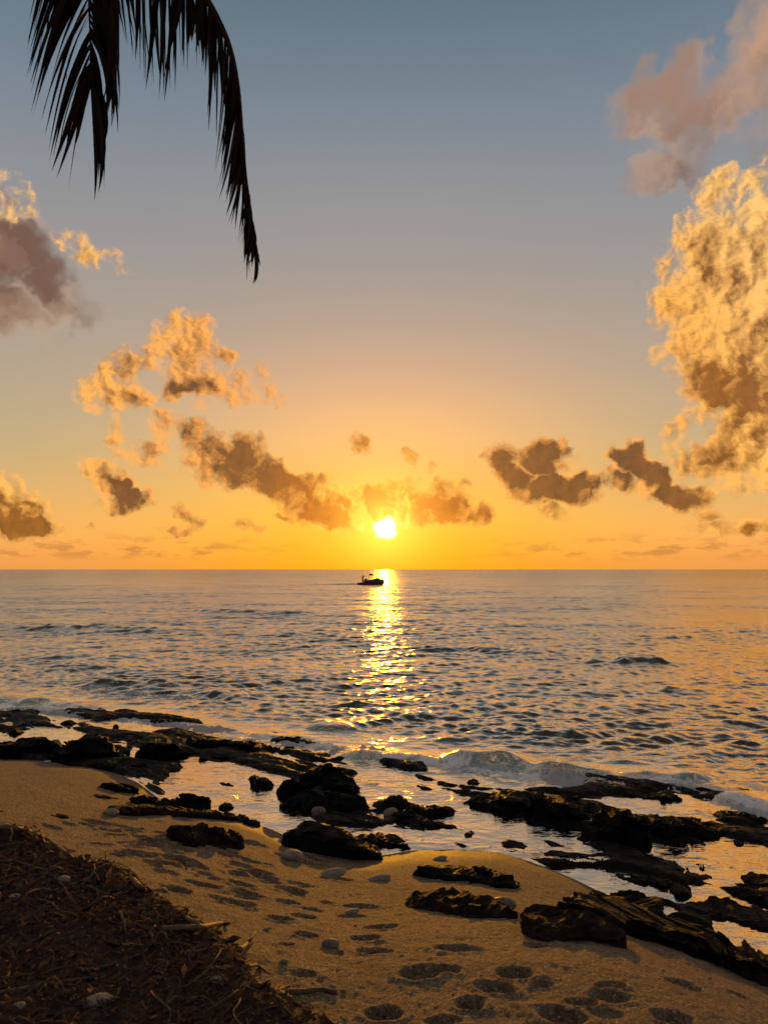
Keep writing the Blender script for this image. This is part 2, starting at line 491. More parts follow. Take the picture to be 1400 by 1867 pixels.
def mat_sand():
    m, g, b = new_mat("sand")
    p = geo_pos(g)
    z = g.xyz(p)[2]
    grain = g.noise(p, 85, 4, 0.8)
    lump = g.noise(p, 30, 4, 0.75)
    big = g.noise(p, 2.2, 4, 0.6)
    vo = g.n('ShaderNodeTexVoronoi', feature='F1')
    g.put(vo.inputs['Vector'], p)
    vo.inputs['Scale'].default_value = 85
    cellr = g.xyz(vo.outputs['Color'])[0]
    c = g.mix(g.m('ADD', g.m('MULTIPLY', g.ss(grain, 0.36, 0.64), 0.65), g.m('MULTIPLY', g.ss(lump, 0.4, 0.62), 0.35)), (0.085, 0.054, 0.029, 1), (0.41, 0.275, 0.15, 1))
    c = g.mix(g.m('MULTIPLY', g.ss(big, 0.35, 0.7), 0.45), c, (0.17, 0.098, 0.045, 1))
    c = g.mix(g.m('MULTIPLY', g.ss(cellr, 0.93, 0.97), 0.8), c, (0.60, 0.46, 0.30, 1))      # pale shell grains
    c = g.mix(g.m('MULTIPLY', g.ss(cellr, 0.10, 0.05), 0.7), c, (0.05, 0.028, 0.014, 1))      # dark grains
    wet = g.ss(g.m('ADD', z, g.m('MULTIPLY', g.m('SUBTRACT', big, 0.5), 0.22)), 0.26, 0.06)
    c = g.mix(wet, c, g.mix(0.55, c, (0.03, 0.016, 0.006, 1)))
    g.put(b.inputs['Base Color'], c)
    g.put(b.inputs['Roughness'], g.lerp(wet, 0, 1, 0.85, 0.6))
    b.inputs['IOR'].default_value = 1.4
    h = g.m('ADD', g.m('MULTIPLY', grain, 0.35), g.m('MULTIPLY', lump, 0.9))
    h = g.m('ADD', h, g.m('MULTIPLY', cellr, 0.22))
    bump(g, b, h, 1.0, 0.034)
    return m

def mat_rock(name, base, var, rough=0.5, pale=None, bs=0.02):
    m, g, b = new_mat(name)
    tc = g.n('ShaderNodeTexCoord').outputs['Object']
    p = geo_pos(g)
    n1 = g.noise(p, 3.5, 6, 0.65)
    n2 = g.noise(p, 34, 4, 0.65)
    n3 = g.noise(p, 120, 2, 0.6)
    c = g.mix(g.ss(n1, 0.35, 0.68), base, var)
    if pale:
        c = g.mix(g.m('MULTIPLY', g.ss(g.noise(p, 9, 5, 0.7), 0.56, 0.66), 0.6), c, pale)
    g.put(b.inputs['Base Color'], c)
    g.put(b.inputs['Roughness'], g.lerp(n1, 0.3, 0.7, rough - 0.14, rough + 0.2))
    b.inputs['IOR'].default_value = 1.18
    vo = g.n('ShaderNodeTexVoronoi', feature='F1')
    g.put(vo.inputs['Vector'], p)
    vo.inputs['Scale'].default_value = 26
    h = g.m('ADD', g.m('MULTIPLY', n2, 1.0), g.m('MULTIPLY', vo.outputs['Distance'], 0.7))
    h = g.m('ADD', h, g.m('MULTIPLY', n3, 0.3))
    bump(g, b, h, 0.85, bs)
    return m

def mat_water():
    m, g, b = new_mat("sea_water")
    p = geo_pos(g)
    foam_a = g.n('ShaderNodeAttribute', attribute_name='foam').outputs['Fac']
    calm = g.n('ShaderNodeAttribute', attribute_name='calm').outputs['Fac']
    pw = g.v('MULTIPLY', p, (0.62, 1.0, 1.0))
    r1 = g.noise(pw, 2.2, 4, 0.62)
    r2 = g.noise(pw, 9.0, 3, 0.6)
    h = g.m('ADD', g.m('MULTIPLY', r1, g.lerp(calm, 0, 1, 0.10, 0.034)), g.m('MULTIPLY', r2, g.lerp(calm, 0, 1, 0.018, 0.012)))
    f1 = g.noise(p, 3.2, 7, 0.70, 1.0)
    f2 = g.noise(g.v('MULTIPLY', p, (1.0, 1.6, 1.0)), 2.0, 5, 0.65, 1.2)
    thr = g.m('SUBTRACT', 0.92, g.m('MULTIPLY', foam_a, 0.53))
    lace = g.m('MAXIMUM', f1, f2)
    fo = g.ss(lace, g.m('SUBTRACT', thr, 0.06), g.m('ADD', thr, 0.10))
    fo = g.m('MULTIPLY', fo, g.ss(foam_a, 0.02, 0.2))
    c = g.mix(fo, (0.018, 0.015, 0.013, 1), (0.88, 0.84, 0.80, 1))
    g.put(b.inputs['Base Color'], c)
    g.put(b.inputs['Roughness'], g.lerp(fo, 0, 1, 0.10, 0.75))
    b.inputs['IOR'].default_value = 1.9
    b.inputs['Specular Tint'].default_value = (1.0, 0.86, 0.70, 1)
    bn = g.n('ShaderNodeBump')
    bn.inputs['Strength'].default_value = 1.0
    bn.inputs['Distance'].default_value = 1.0
    g.put(bn.inputs['Height'], g.m('ADD', g.m('MULTIPLY', h, 0.6), g.m('MULTIPLY', fo, 0.012)))
    # wavelets too small for the mesh tilt the surface directly, so that they do not fade with distance
    dist = g.xyz(p)[1]
    far = g.m('MULTIPLY', g.ss(dist, 8.0, 80.0), 1.0)
    v1 = g.noise(g.v('MULTIPLY', p, (0.85, 1.25, 1.0)), 1.0, 3, 0.7, color=True)
    v2 = g.noise(g.v('MULTIPLY', p, (0.05, 0.12, 1.0)), 1.0, 3, 0.6)
    tilt = g.v('MULTIPLY', g.v('SUBTRACT', v1, (0.5, 0.64, 0.5)), (0.42, 1.4, 0.0))
    amt = g.m('MULTIPLY', far, g.lerp(v2, 0.34, 0.66, 0.10, 0.95))
    nn = g.v('NORMALIZE', g.v('ADD', bn.outputs[0], g.v('SCALE', tilt, scale=amt)))
    g.t.links.new(nn, b.inputs['Normal'])
    g.put(b.inputs['Roughness'], g.m('MAXIMUM', g.m('MULTIPLY', fo, 0.75), g.lerp(far, 0, 1, 0.07, 0.24)))
    # thin, mirror-bright film of the evening sea
    gl = g.n('ShaderNodeBsdfGlossy')
    gl.inputs['Color'].default_value = (0.96, 0.84, 0.68, 1)
    g.put(gl.inputs['Roughness'], g.lerp(far, 0, 1, 0.07, 0.24))
    g.t.links.new(nn, gl.inputs['Normal'])
    mx = g.n('ShaderNodeMixShader')
    lw = g.n('ShaderNodeLayerWeight')
    lw.inputs['Blend'].default_value = 0.5
    g.t.links.new(nn, lw.inputs['Normal'])
    film = g.m('MAXIMUM', g.m('MULTIPLY', g.ss(lw.outputs['Facing'], 0.42, 0.80), g.lerp(g.ss(dist, 60.0, 500.0), 0, 1, 0.92, 0.66)), g.m('MULTIPLY', calm, 0.72))
    g.put(mx.inputs[0], g.m('MULTIPLY', g.m('SUBTRACT', 1.0, fo), film))
    g.t.links.new(b.outputs[0], mx.inputs[1])
    g.t.links.new(gl.outputs[0], mx.inputs[2])
    out = [n for n in g.t.nodes if n.type == 'OUTPUT_MATERIAL'][0]
    g.t.links.new(mx.outputs[0], out.inputs[0])
    return m

def mat_simple(name, col, rough=0.6, var=None, scale=20, bumpd=0.0, metal=0.0, island=None):
    m, g, b = new_mat(name)
    p = geo_pos(g)
    n = g.noise(p, scale, 4, 0.6)
    c = g.mix(g.ss(n, 0.35, 0.65), col, var or tuple(x * 0.7 for x in col[:3]) + (1,))
    if island:
        ri = g.n('ShaderNodeNewGeometry').outputs['Random Per Island']
        c = g.mix(1.0, c, g.ramp(ri, island), 'MULTIPLY')
    g.put(b.inputs['Base Color'], c)
    b.inputs['Roughness'].default_value = rough
    if name.startswith('palm'): b.inputs['Specular IOR Level'].default_value = 0.12
    b.inputs['Metallic'].default_value = metal
    if bumpd:
        bump(g, b, n, 0.8, bumpd)
    return m

M = {}
M['sand'] = mat_sand()
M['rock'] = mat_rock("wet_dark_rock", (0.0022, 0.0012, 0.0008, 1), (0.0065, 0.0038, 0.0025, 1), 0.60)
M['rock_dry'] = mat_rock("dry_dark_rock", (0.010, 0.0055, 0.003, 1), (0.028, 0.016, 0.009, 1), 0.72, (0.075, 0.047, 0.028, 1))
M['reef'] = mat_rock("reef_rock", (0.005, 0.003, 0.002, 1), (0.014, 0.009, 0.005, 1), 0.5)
M['water'] = mat_water()
M['pebble'] = mat_simple("pale_pebble", (0.19, 0.14, 0.10, 1), 0.75, (0.29, 0.22, 0.155, 1), 30, 0.002)
M['pebble_dark'] = mat_simple("brown_pebble", (0.10, 0.07, 0.05, 1), 0.5, (0.16, 0.11, 0.08, 1), 30, 0.002)
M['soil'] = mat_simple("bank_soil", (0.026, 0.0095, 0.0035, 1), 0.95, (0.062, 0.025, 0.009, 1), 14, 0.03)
M['litter'] = mat_simple("plant_litter", (0.085, 0.034, 0.011, 1), 0.85, (0.14, 0.060, 0.020, 1), 40, 0.0,
                         island=[(0, (0.25, 0.2, 0.18, 1)), (0.5, (0.6, 0.55, 0.5, 1)), (0.85, (1.2, 1.1, 0.9, 1)), (1, (3.2, 3.0, 2.6, 1))])
M['root'] = mat_simple("dry_root", (0.060, 0.032, 0.016, 1), 0.7, (0.11, 0.065, 0.034, 1), 60, 0.004)
M['root_pale'] = mat_simple("pale_root", (0.12, 0.078, 0.044, 1), 0.6, (0.19, 0.13, 0.075, 1), 60, 0.003)
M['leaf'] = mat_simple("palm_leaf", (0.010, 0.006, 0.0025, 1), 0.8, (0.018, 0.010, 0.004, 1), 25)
M['leaf_stem'] = mat_simple("palm_midrib", (0.035, 0.018, 0.007, 1), 0.7)
M['trunk'] = mat_simple("palm_trunk", (0.12, 0.095, 0.07, 1), 0.85, (0.07, 0.055, 0.04, 1), 16, 0.02)
def mat_foam():
    m, g, b = new_mat("froth")
    p = geo_pos(g)
    n = g.noise(p, 60, 3, 0.7)
    g.put(b.inputs['Base Color'], g.mix(g.ss(n, .35, .65), (0.72, 0.69, 0.66, 1), (0.90, 0.87, 0.84, 1)))
    b.inputs['Roughness'].default_value = 0.6
    bump(g, b, n, 0.8, 0.012)
    tr = g.n('ShaderNodeBsdfTranslucent')
    tr.inputs['Color'].default_value = (0.9, 0.86, 0.8, 1)
    mx = g.n('ShaderNodeMixShader')
    mx.inputs[0].default_value = 0.4
    g.t.links.new(b.outputs[0], mx.inputs[1]); g.t.links.new(tr.outputs[0], mx.inputs[2])
    out = [q for q in g.t.nodes if q.type == 'OUTPUT_MATERIAL'][0]
    g.t.links.new(mx.outputs[0], out.inputs[0])
    return m
M['foam'] = mat_foam()
M['hull'] = mat_simple("boat_paint", (0.10, 0.035, 0.025, 1), 0.45)
M['boat_dark'] = mat_simple("boat_fittings", (0.035, 0.028, 0.026, 1), 0.5)
M['boat_cloth'] = mat_simple("boat_canvas", (0.045, 0.035, 0.03, 1), 0.9)

# ------------------------------------------------------------------ terrain shape
_sh = [at_z(px, py, 0.0) for px, py in
       [(0, 1385), (180, 1396), (255, 1425), (300, 1468), (400, 1478), (460, 1492), (520, 1526), (600, 1552), (680, 1562), (740, 1552),
        (850, 1543), (950, 1562), (1040, 1595), (1085, 1625), (1200, 1690), (1400, 1735)]]
SHX = np.array([-60.0] + [p[0] for p in _sh] + [60.0])
SHY = np.array([_sh[0][1] + 14.0] + [p[1] for p in _sh] + [-10.0])
_sf = [at_z(px, py, 0.0) for px, py in
       [(0, 1272), (150, 1290), (300, 1308), (450, 1332), (560, 1348), (660, 1362), (800, 1380), (960, 1402), (1100, 1420), (1250, 1438), (1400, 1470)]]
SFX = np.array([-60.0] + [p[0] for p in _sf] + [60.0])
SFY = np.array([_sf[0][1] + 16.0] + [p[1] for p in _sf] + [-4.0])

_gx = np.linspace(-60, 60, 4801)
_gy = np.interp(_gx, SHX, SHY)
_kr = np.exp(-(np.arange(-40, 41) / 14.0) ** 2); _kr /= _kr.sum()
_gy = np.convolve(np.pad(_gy, 40, mode='edge'), _kr, mode='valid') + 0.22 * fbm(_gx * 0.9, _gx * 0 + 3.3, oct=3, seed=6)
def shore_y(x): return np.interp(x, _gx, _gy)
def surf_y(x): return np.interp(x, SFX, SFY)

def sand_base(x, y):
    x = np.asarray(x, float); y = np.asarray(y, float)
    d = shore_y(x) - y
    z = np.where(d > 0, np.where(d < 5, 0.215 * d, 1.075 + 0.14 * (d - 5)), 0.16 * d)
    z = np.maximum(z, -0.9)
    z = z + 0.035 * fbm(x * 0.55, y * 0.55, oct=2, seed=5) * sstep(d, -0.3, 1.0)
    return z

def ground_hit(px, py, water=True):
    """first point of a picture ray on the sand or the water"""
    d = ray(px, py)
    def f(ys):
        k = ys / d[1]
        zg = sand_base(d[0] * k, ys)
        if water:
            zg = np.maximum(zg, -0.01)
        return CAMZ + d[2] * k - zg, zg
    ys = np.geomspace(2.0, 60.0, 160)
    df, _ = f(ys)
    i = int(np.argmax(df <= 0)) if (df <= 0).any() else len(ys) - 1
    ys = np.linspace(ys[max(i - 1, 0)], ys[i], 60)
    df, zg = f(ys)
    i = int(np.argmax(df <= 0)) if (df <= 0).any() else len(ys) - 1
    return Vector((d[0] * ys[i] / d[1], ys[i], float(zg[i])))

# ------------------------------------------------------------------ sand with footprints
rs = np.random.RandomState(11)
prints = []       # x, y, half length, half width, heading, depth
def add_print(px, py, w_px, ang, depth=0.045, asp=0.5):
    h = ground_hit(px, py)
    a = 0.5 * w_px * h.y / FPX
    prints.append((h.x, h.y, a, a * asp, R(ang), depth))
for q in [(765, 1775, 74, -12, .05, .55), (805, 1768, 62, -12, .05, .5), (905, 1803, 70, -25, .05, .5), (858, 1832, 52, -20, .055, .75), (940, 1777, 64, -15, .05, .6),
          (835, 1730, 86, -10, .035, .42), (693, 1692, 60, -8, .045, .45), (665, 1712, 58, -12, .045, .5), (683, 1736, 62, -10, .045, .45), (640, 1672, 62, -5, .03, .45),
          (512, 1676, 48, -12, .05, .6), (552, 1672, 46, -14, .05, .6), (560, 1706, 44, -12, .04, .55), (437, 1649, 54, -5, .05, .5), (700, 1852, 66, -22, .05, .6),
          (1025, 1852, 90, -30, .05, .55), (1110, 1818, 78, -12, .03, .45), (1065, 1828, 50, -10, .03, .5), (1225, 1858, 70, -14, .045, .6), (990, 1795, 34, -10, .03, .6),
          (555, 1776, 46, 0, .02, .45), (523, 1722, 30, -10, .025, .6), (1120, 1798, 40, -5, .02, .5), (1345, 1815, 34, -8, .02, .5), (660, 1653, 70, -8, .03, .4),
          (270, 1535, 52, -4, .045, .45), (455, 1588, 60, -6, .045, .45), (420, 1560, 60, -5, .04, .4), (370, 1614, 70, -5, .05, .4), (315, 1620, 60, -4, .04, .4),
          (440, 1612, 52, -6, .045, .45), (480, 1600, 56, -6, .045, .45), (355, 1580, 56, -5, .05, .4), (300, 1575, 50, -4, .045, .4), (405, 1640, 50, -6, .04, .45),
          (160, 1505, 40, -3, .04, .4), (200, 1515, 44, -3, .04, .4), (180, 1540, 50, -3, .045, .4), (235, 1555, 50, -4, .045, .4), (330, 1550, 48, -4, .04, .4)]:
    add_print(*q)
for k in range(95):
    t = rs.rand()
    px = 120 + 480 * t + rs.randn() * 45
    py = 1500 + 125 * t + rs.randn() * 32
    if py < 1488 or px > 640:
        continue
    add_print(px, py, rs.uniform(26, 56), rs.uniform(-16, 8), rs.uniform(.015, .04), rs.uniform(.4, .65))

for k in range(7):
    add_print(rs.uniform(480, 1400), rs.uniform(1650, 1864), rs.uniform(30, 70), rs.uniform(-30, 0), rs.uniform(.012, .034), rs.uniform(.4, .6))

def build_sand():
    ys = [-14.0]
    while ys[-1] < 19.5:
        y = ys[-1]
        ys.append(y + (0.4 if y < 2.2 else max(0.009, 0.0036 * y)))
    ys = np.array(ys)
    u = np.concatenate([np.linspace(-9, -1.02, 26), np.linspace(-1, 1, 620), np.linspace(1.02, 9, 26)])
    w = 0.60 * np.maximum(ys, 3.2) + 0.55
    X = u[None, :] * w[:, None]
    Y = np.repeat(ys[:, None], len(u), 1)
    Z = sand_base(X, Y)
    d = shore_y(X) - Y
    dry = sstep(d, 0.3, 2.2)
    for (x0, y0, a, b, ang, dep) in prints:
        r = 2.6 * a
        i0, i1 = np.searchsorted(ys, (y0 - r, y0 + r))
        if i1 <= i0:
            continue
        xs, yy = X[i0:i1] - x0, Y[i0:i1] - y0
        lx = xs * math.cos(ang) + yy * math.sin(ang)
        ly = -xs * math.sin(ang) + yy * math.cos(ang)
        bb = b * 2.1 * 0.62
        wob = 1 + 0.13 * vnoise(lx * 14 + x0 * 31, ly * 14 + y0 * 17)
        e = np.sqrt((lx / a) ** 2 + (ly / bb) ** 2) * wob
        dep = dep * 1.1
        dz = -dep * sstep(e, 1.05, 0.62) + 0.22 * dep * np.exp(-((e - 1.25) / 0.26) ** 2)
        Z[i0:i1] += dz
    Z += dry * (0.012 * fbm(X * 3.1, Y * 3.1, oct=3, seed=21) + 0.0065 * fbm(X * 13, Y * 13, oct=2, seed=31) + 0.0034 * fbm(X * 42, Y * 42, oct=2, seed=41))
    Z += 0.0028 * fbm(X * 42, Y * 42, oct=2, seed=43) * sstep(d, 0.0, 0.5)
    V = np.stack([X, Y, Z], 2).reshape(-1, 3)
    o = mesh_obj("sand_beach", V, grid_faces(len(ys), len(u)), M['sand'])
    tag(o, "rough tan sand beach with footprints sloping to the sea", None, None, 'structure')
build_sand()

# ------------------------------------------------------------------ sea
POOLS = [(120, 1352, 60, 14), (60, 1345, 70, 14), (390, 1430, 100, 42), (350, 1460, 60, 16), (640, 1440, 50, 30), (720, 1530, 120, 22), (850, 1510, 80, 34), (950, 1530, 110, 26), (1020, 1555, 90, 20),
         (1180, 1620, 100, 22), (1120, 1600, 90, 20), (1270, 1570, 90, 36), (1360, 1560, 70, 40), (1210, 1470, 120, 22), (1340, 1700, 34, 22), (1300, 1640, 50, 30), (880, 1415, 120, 22), (980, 1425, 80, 14), (420, 1330, 80, 14), (560, 1362, 70, 10), (250, 1322, 90, 12), (700, 1420, 60, 16), (1170, 1655, 60, 16), (800, 1460, 60, 18)]
RIDGES = [  # crest line in picture pixels, height, half width in metres
    (800, 1364, 968, 1374, 0.40, 0.42), (1120, 1398, 1310, 1412, 0.28, 0.40), (150, 1238, 330, 1240, 0.42, 0.6), (-60, 1262, 165, 1278, 0.42, 0.55),
    (345, 1252, 450, 1266, 0.30, 0.5), (560, 1318, 660, 1322, 0.22, 0.35), (470, 1330, 600, 1345, 0.18, 0.3), (700, 1300, 860, 1304, 0.22, 0.4), (620, 1360, 800, 1374, 0.32, 0.28),
    (970, 1380, 1120, 1398, 0.3, 0.3), (1310, 1440, 1440, 1470, 0.22, 0.3), (900, 1330, 1100, 1336, 0.2, 0.45), (0, 1140, 330, 1146, 0.45, 1.6), (330, 1110, 620, 1118, 0.45, 1.8), (1060, 1196, 1240, 1200, 0.42, 0.9), (860, 1180, 1000, 1184, 0.3, 0.9), (1200, 1252, 1300, 1256, 0.25, 0.6)]
FOAMS = [
    (560, 1412, 900, 1456, 0.5, 0.6), (690, 1528, 1010, 1552, 0.35, 0.6), (280, 1404, 480, 1462, 0.5, 0.55), (0, 1312, 420, 1342, 0.5, 0.62), (1120, 1585, 1260, 1640, 0.3, 0.55), (1180, 1560, 1400, 1580, 0.5, 0.55), (1160, 1462, 1330, 1490, 0.4, 0.6),
    (-60, 1284, 140, 1300, 0.22, 0.8), (140, 1300, 330, 1318, 0.25, 0.8), (330, 1318, 480, 1340, 0.25, 0.85), (-40, 1304, 200, 1318, 0.18, 0.6), (400, 1300, 620, 1318, 0.3, 0.7), (700, 1342, 960, 1352, 0.35, 0.55), (620, 1390, 900, 1414, 0.18, 0.7), (900, 1418, 1080, 1432, 0.16, 0.7),  # band lines with half widths (m) and amount
    (430, 1342, 560, 1356, 0.45, 0.75), (560, 1356, 680, 1372, 0.5, 0.95), (680, 1372, 820, 1388, 0.55, 0.95), (820, 1394, 980, 1412, 0.4, 0.9), (980, 1408, 1120, 1426, 0.5, 1.0),
    (1120, 1418, 1320, 1438, 0.5, 0.8), (1320, 1455, 1430, 1490, 0.35, 0.95), (130, 1262, 330, 1275, 0.9, 0.65), (-40, 1272, 170, 1290, 0.6, 0.7), (320, 1280, 470, 1300, 0.8, 0.6),
    (60, 1250, 460, 1262, 1.0, 0.5), (960, 1368, 1060, 1380, 0.5, 0.6), (470, 1310, 640, 1330, 0.7, 0.5), (1290, 1418, 1400, 1432, 0.4, 0.7)]

def seg_dist(X, Y, a, b):
    ax, ay = a; bx, by = b
    dx, dy = bx - ax, by - ay
    L = dx * dx + dy * dy
    t = ((X - ax) * dx + (Y - ay) * dy) / L
    tc = np.clip(t, 0, 1)
    px, py = ax + tc * dx, ay + tc * dy
    nx, ny = -dy / math.sqrt(L), dx / math.sqrt(L)
    if ny < 0: nx, ny = -nx, -ny
    side = (X - px) * nx + (Y - py) * ny
    return np.hypot(X - px, Y - py), side, t

def pool_mask(X, Y):
    m = np.zeros_like(X)
    for (px, py, rx, ry) in POOLS:
        cx, cyy = at_z(px, py, 0.0)
        ax = rx * cyy / FPX
        ay = abs(at_z(px, py - ry, 0.0)[1] - at_z(px, py + ry, 0.0)[1]) / 2
        lx, ly = X - cx, Y - cyy
        m = np.maximum(m, sstep(np.sqrt((lx / ax) ** 2 + ((ly + 0.25 * lx) / ay) ** 2), 1.15, 0.6))
    return m

def wave_height(X, Y, spacing):
    """wind sea: many crossing sine trains, steepened crests"""
    rw = np.random.RandomState(3)
    wx = X + 0.55 * fbm(X * 0.22, Y * 0.22, oct=2, seed=71)
    wy = Y + 0.75 * fbm(X * 0.22 + 40, Y * 0.22, oct=2, seed=72)
    mod = 0.55 + 0.75 * sstep(fbm(X * 0.05, Y * 0.09, oct=3, seed=77), -0.5, 0.6)
    H = np.zeros_like(X)
    for k in range(60):
        lam = 0.18 * (34.0 ** (k / 59.0)) * rw.uniform(0.9, 1.1)
        th = R(-90) + rw.randn() * (0.60 if lam < 2 else 0.30) + 0.10
        ph = rw.uniform(0, 6.28)
        amp = 0.0074 * lam ** 0.45 * (1.22 if 0.3 < lam < 1.1 else 1.0)
        if lam > 1.3: amp *= (1.3 / lam) ** 0.7
        kk = 6.2832 / lam
        s = np.sin(kk * (wx * math.cos(th) + wy * math.sin(th)) + ph)
        s = 1 - 1.6 * (1 - (s * 0.5 + 0.5)) ** 0.8
        H += amp * s * np.clip((lam / spacing - 2.0) / 1.5, 0, 1)
    return H * mod

def sea_env(X, Y):
    d = Y - surf_y(X)
    return d, 0.05 + 0.95 * sstep(d, -0.6, 3.2)

def build_sea():
    ys = [4.6]
    while ys[-1] < 26000:
        y = ys[-1]
        ys.append(y + (max(0.030, 0.0029 * y) if y < 180 else 0.022 * y))
    ys = np.array(ys)
    u = np.concatenate([np.linspace(-7, -0.72, 40), np.linspace(-0.70, 0.70, 480), np.linspace(0.72, 7, 40)])
    X = u[None, :] * ys[:, None]
    Y = np.repeat(ys[:, None], len(u), 1)
    sp = np.repeat(np.gradient(ys)[:, None], len(u), 1)
    d, env = sea_env(X, Y)
    calm = 1 - sstep(d, -0.6, 2.5)
    Z = wave_height(X, Y, sp) * env
    Z += 0.006 * fbm(X * 3.0, Y * 4.5, oct=3, seed=91) * calm
    foam = np.zeros_like(X)
    nearrow = ys < 130
    Xn, Yn = X[nearrow], Y[nearrow]
    Zn = np.zeros_like(Xn); Fn = np.zeros_like(Xn)
    wob = 0.35 * fbm(Xn * 0.9, Yn * 0.9, oct=3, seed=95)
    for (x0, y0, x1, y1, h, w) in RIDGES:
        a, b = at_z(x0, y0, h * 0.6), at_z(x1, y1, h * 0.6)
        dist, side, t = seg_dist(Xn, Yn + wob * min(1.0, w), a, b)
        taper = sstep(t, -0.12, 0.25) * sstep(t, 1.12, 0.75)
        prof = np.where(side < 0, np.exp(-(side / (w * 0.55)) ** 2), np.exp(-(side / (w * 1.5)) ** 2))
        hh = (0.55 if y0 > 1230 else 0.8) * h * prof * taper * (0.75 + 0.5 * fbm(Xn * 1.3, Yn * 1.3, oct=3, seed=97))
        Zn = np.maximum(Zn, hh)
    for (x0, y0, x1, y1, w, am) in FOAMS:
        a, b = at_z(x0, y0, 0.05), at_z(x1, y1, 0.05)
        dist, side, t = seg_dist(Xn, Yn + wob, a, b)
        Fn = np.maximum(Fn, am * np.exp(-(dist / w) ** 2))
    Zn += 0.07 * np.clip(Fn - 0.45, 0, 1) * (fbm(Xn * 5, Yn * 5, oct=4, gain=0.6, seed=99, ridge=True) + 0.35)
    Z[nearrow] += Zn
    foam[nearrow] = Fn
    # boat wake
    bx, by = at_z(652, 1066, 0.0)
    wk = (np.abs(Y - by) < 6) & (X < bx + 1)
    Z += np.where(wk, 0.35 * np.exp(-((Y - by + 0.06 * (X - bx)) / 0.9) ** 2) * np.exp((X - bx) / 14.0), 0)
    V = np.stack([X, Y, Z], 2).reshape(-1, 3)
    o = mesh_obj("sea", V, grid_faces(len(ys), len(u)), M['water'], attrs={'foam': foam.ravel(), 'calm': calm.ravel()})
    tag(o, "rippled sea reflecting the low sun", None, None, 'structure')
build_sea()

# ------------------------------------------------------------------ reef shelf between sand and surf
STR = R(-40)
def build_reef():
    nx, ny = 620, 330
    xs = np.linspace(-10.5, 10.5, nx)
    t = np.linspace(0, 1, ny)
    X = np.repeat(xs[None, :], ny, 0)
    y0, y1 = shore_y(xs) - 0.25, surf_y(xs) + 0.9
    Y = y0[None, :] + (y1 - y0)[None, :] * t[:, None]
    al = X * math.cos(STR) + Y * math.sin(STR)
    ac = -X * math.sin(STR) + Y * math.cos(STR)
    wq = 0.4 * fbm(X * 0.6, Y * 0.6, oct=3, seed=201)
    n = fbm(al * 0.55 + wq, ac * 1.7 + wq, oct=5, gain=0.55, seed=210)
    rg = fbm(al * 1.1, ac * 3.2 + wq * 2, oct=4, gain=0.55, seed=220, ridge=True)
    h = -0.015 + 0.22 * n + 0.07 * rg
    h = np.where(h > 0.06, 0.06 + (h - 0.06) * 0.5, h)
    h -= 0.16 * pool_mask(X, Y)
    h -= 0.35 * sstep(t, 0.86, 1.0)[:, None] + 0.2 * sstep(t, 0.08, 0.0)[:, None]
    h += 0.012 * fbm(X * 9, Y * 9, oct=3, seed=230)
    V = np.stack([X, Y, h], 2).reshape(-1, 3)
    o = mesh_obj("reef_shelf", V, grid_faces(ny, nx), M['reef'])
    tag(o, "low dark wet rock shelf broken by tide pools", None, None, 'structure')
build_reef()

# ------------------------------------------------------------------ rocks
def catmull(ts, vs, t):
    return np.interp(t, ts, vs)

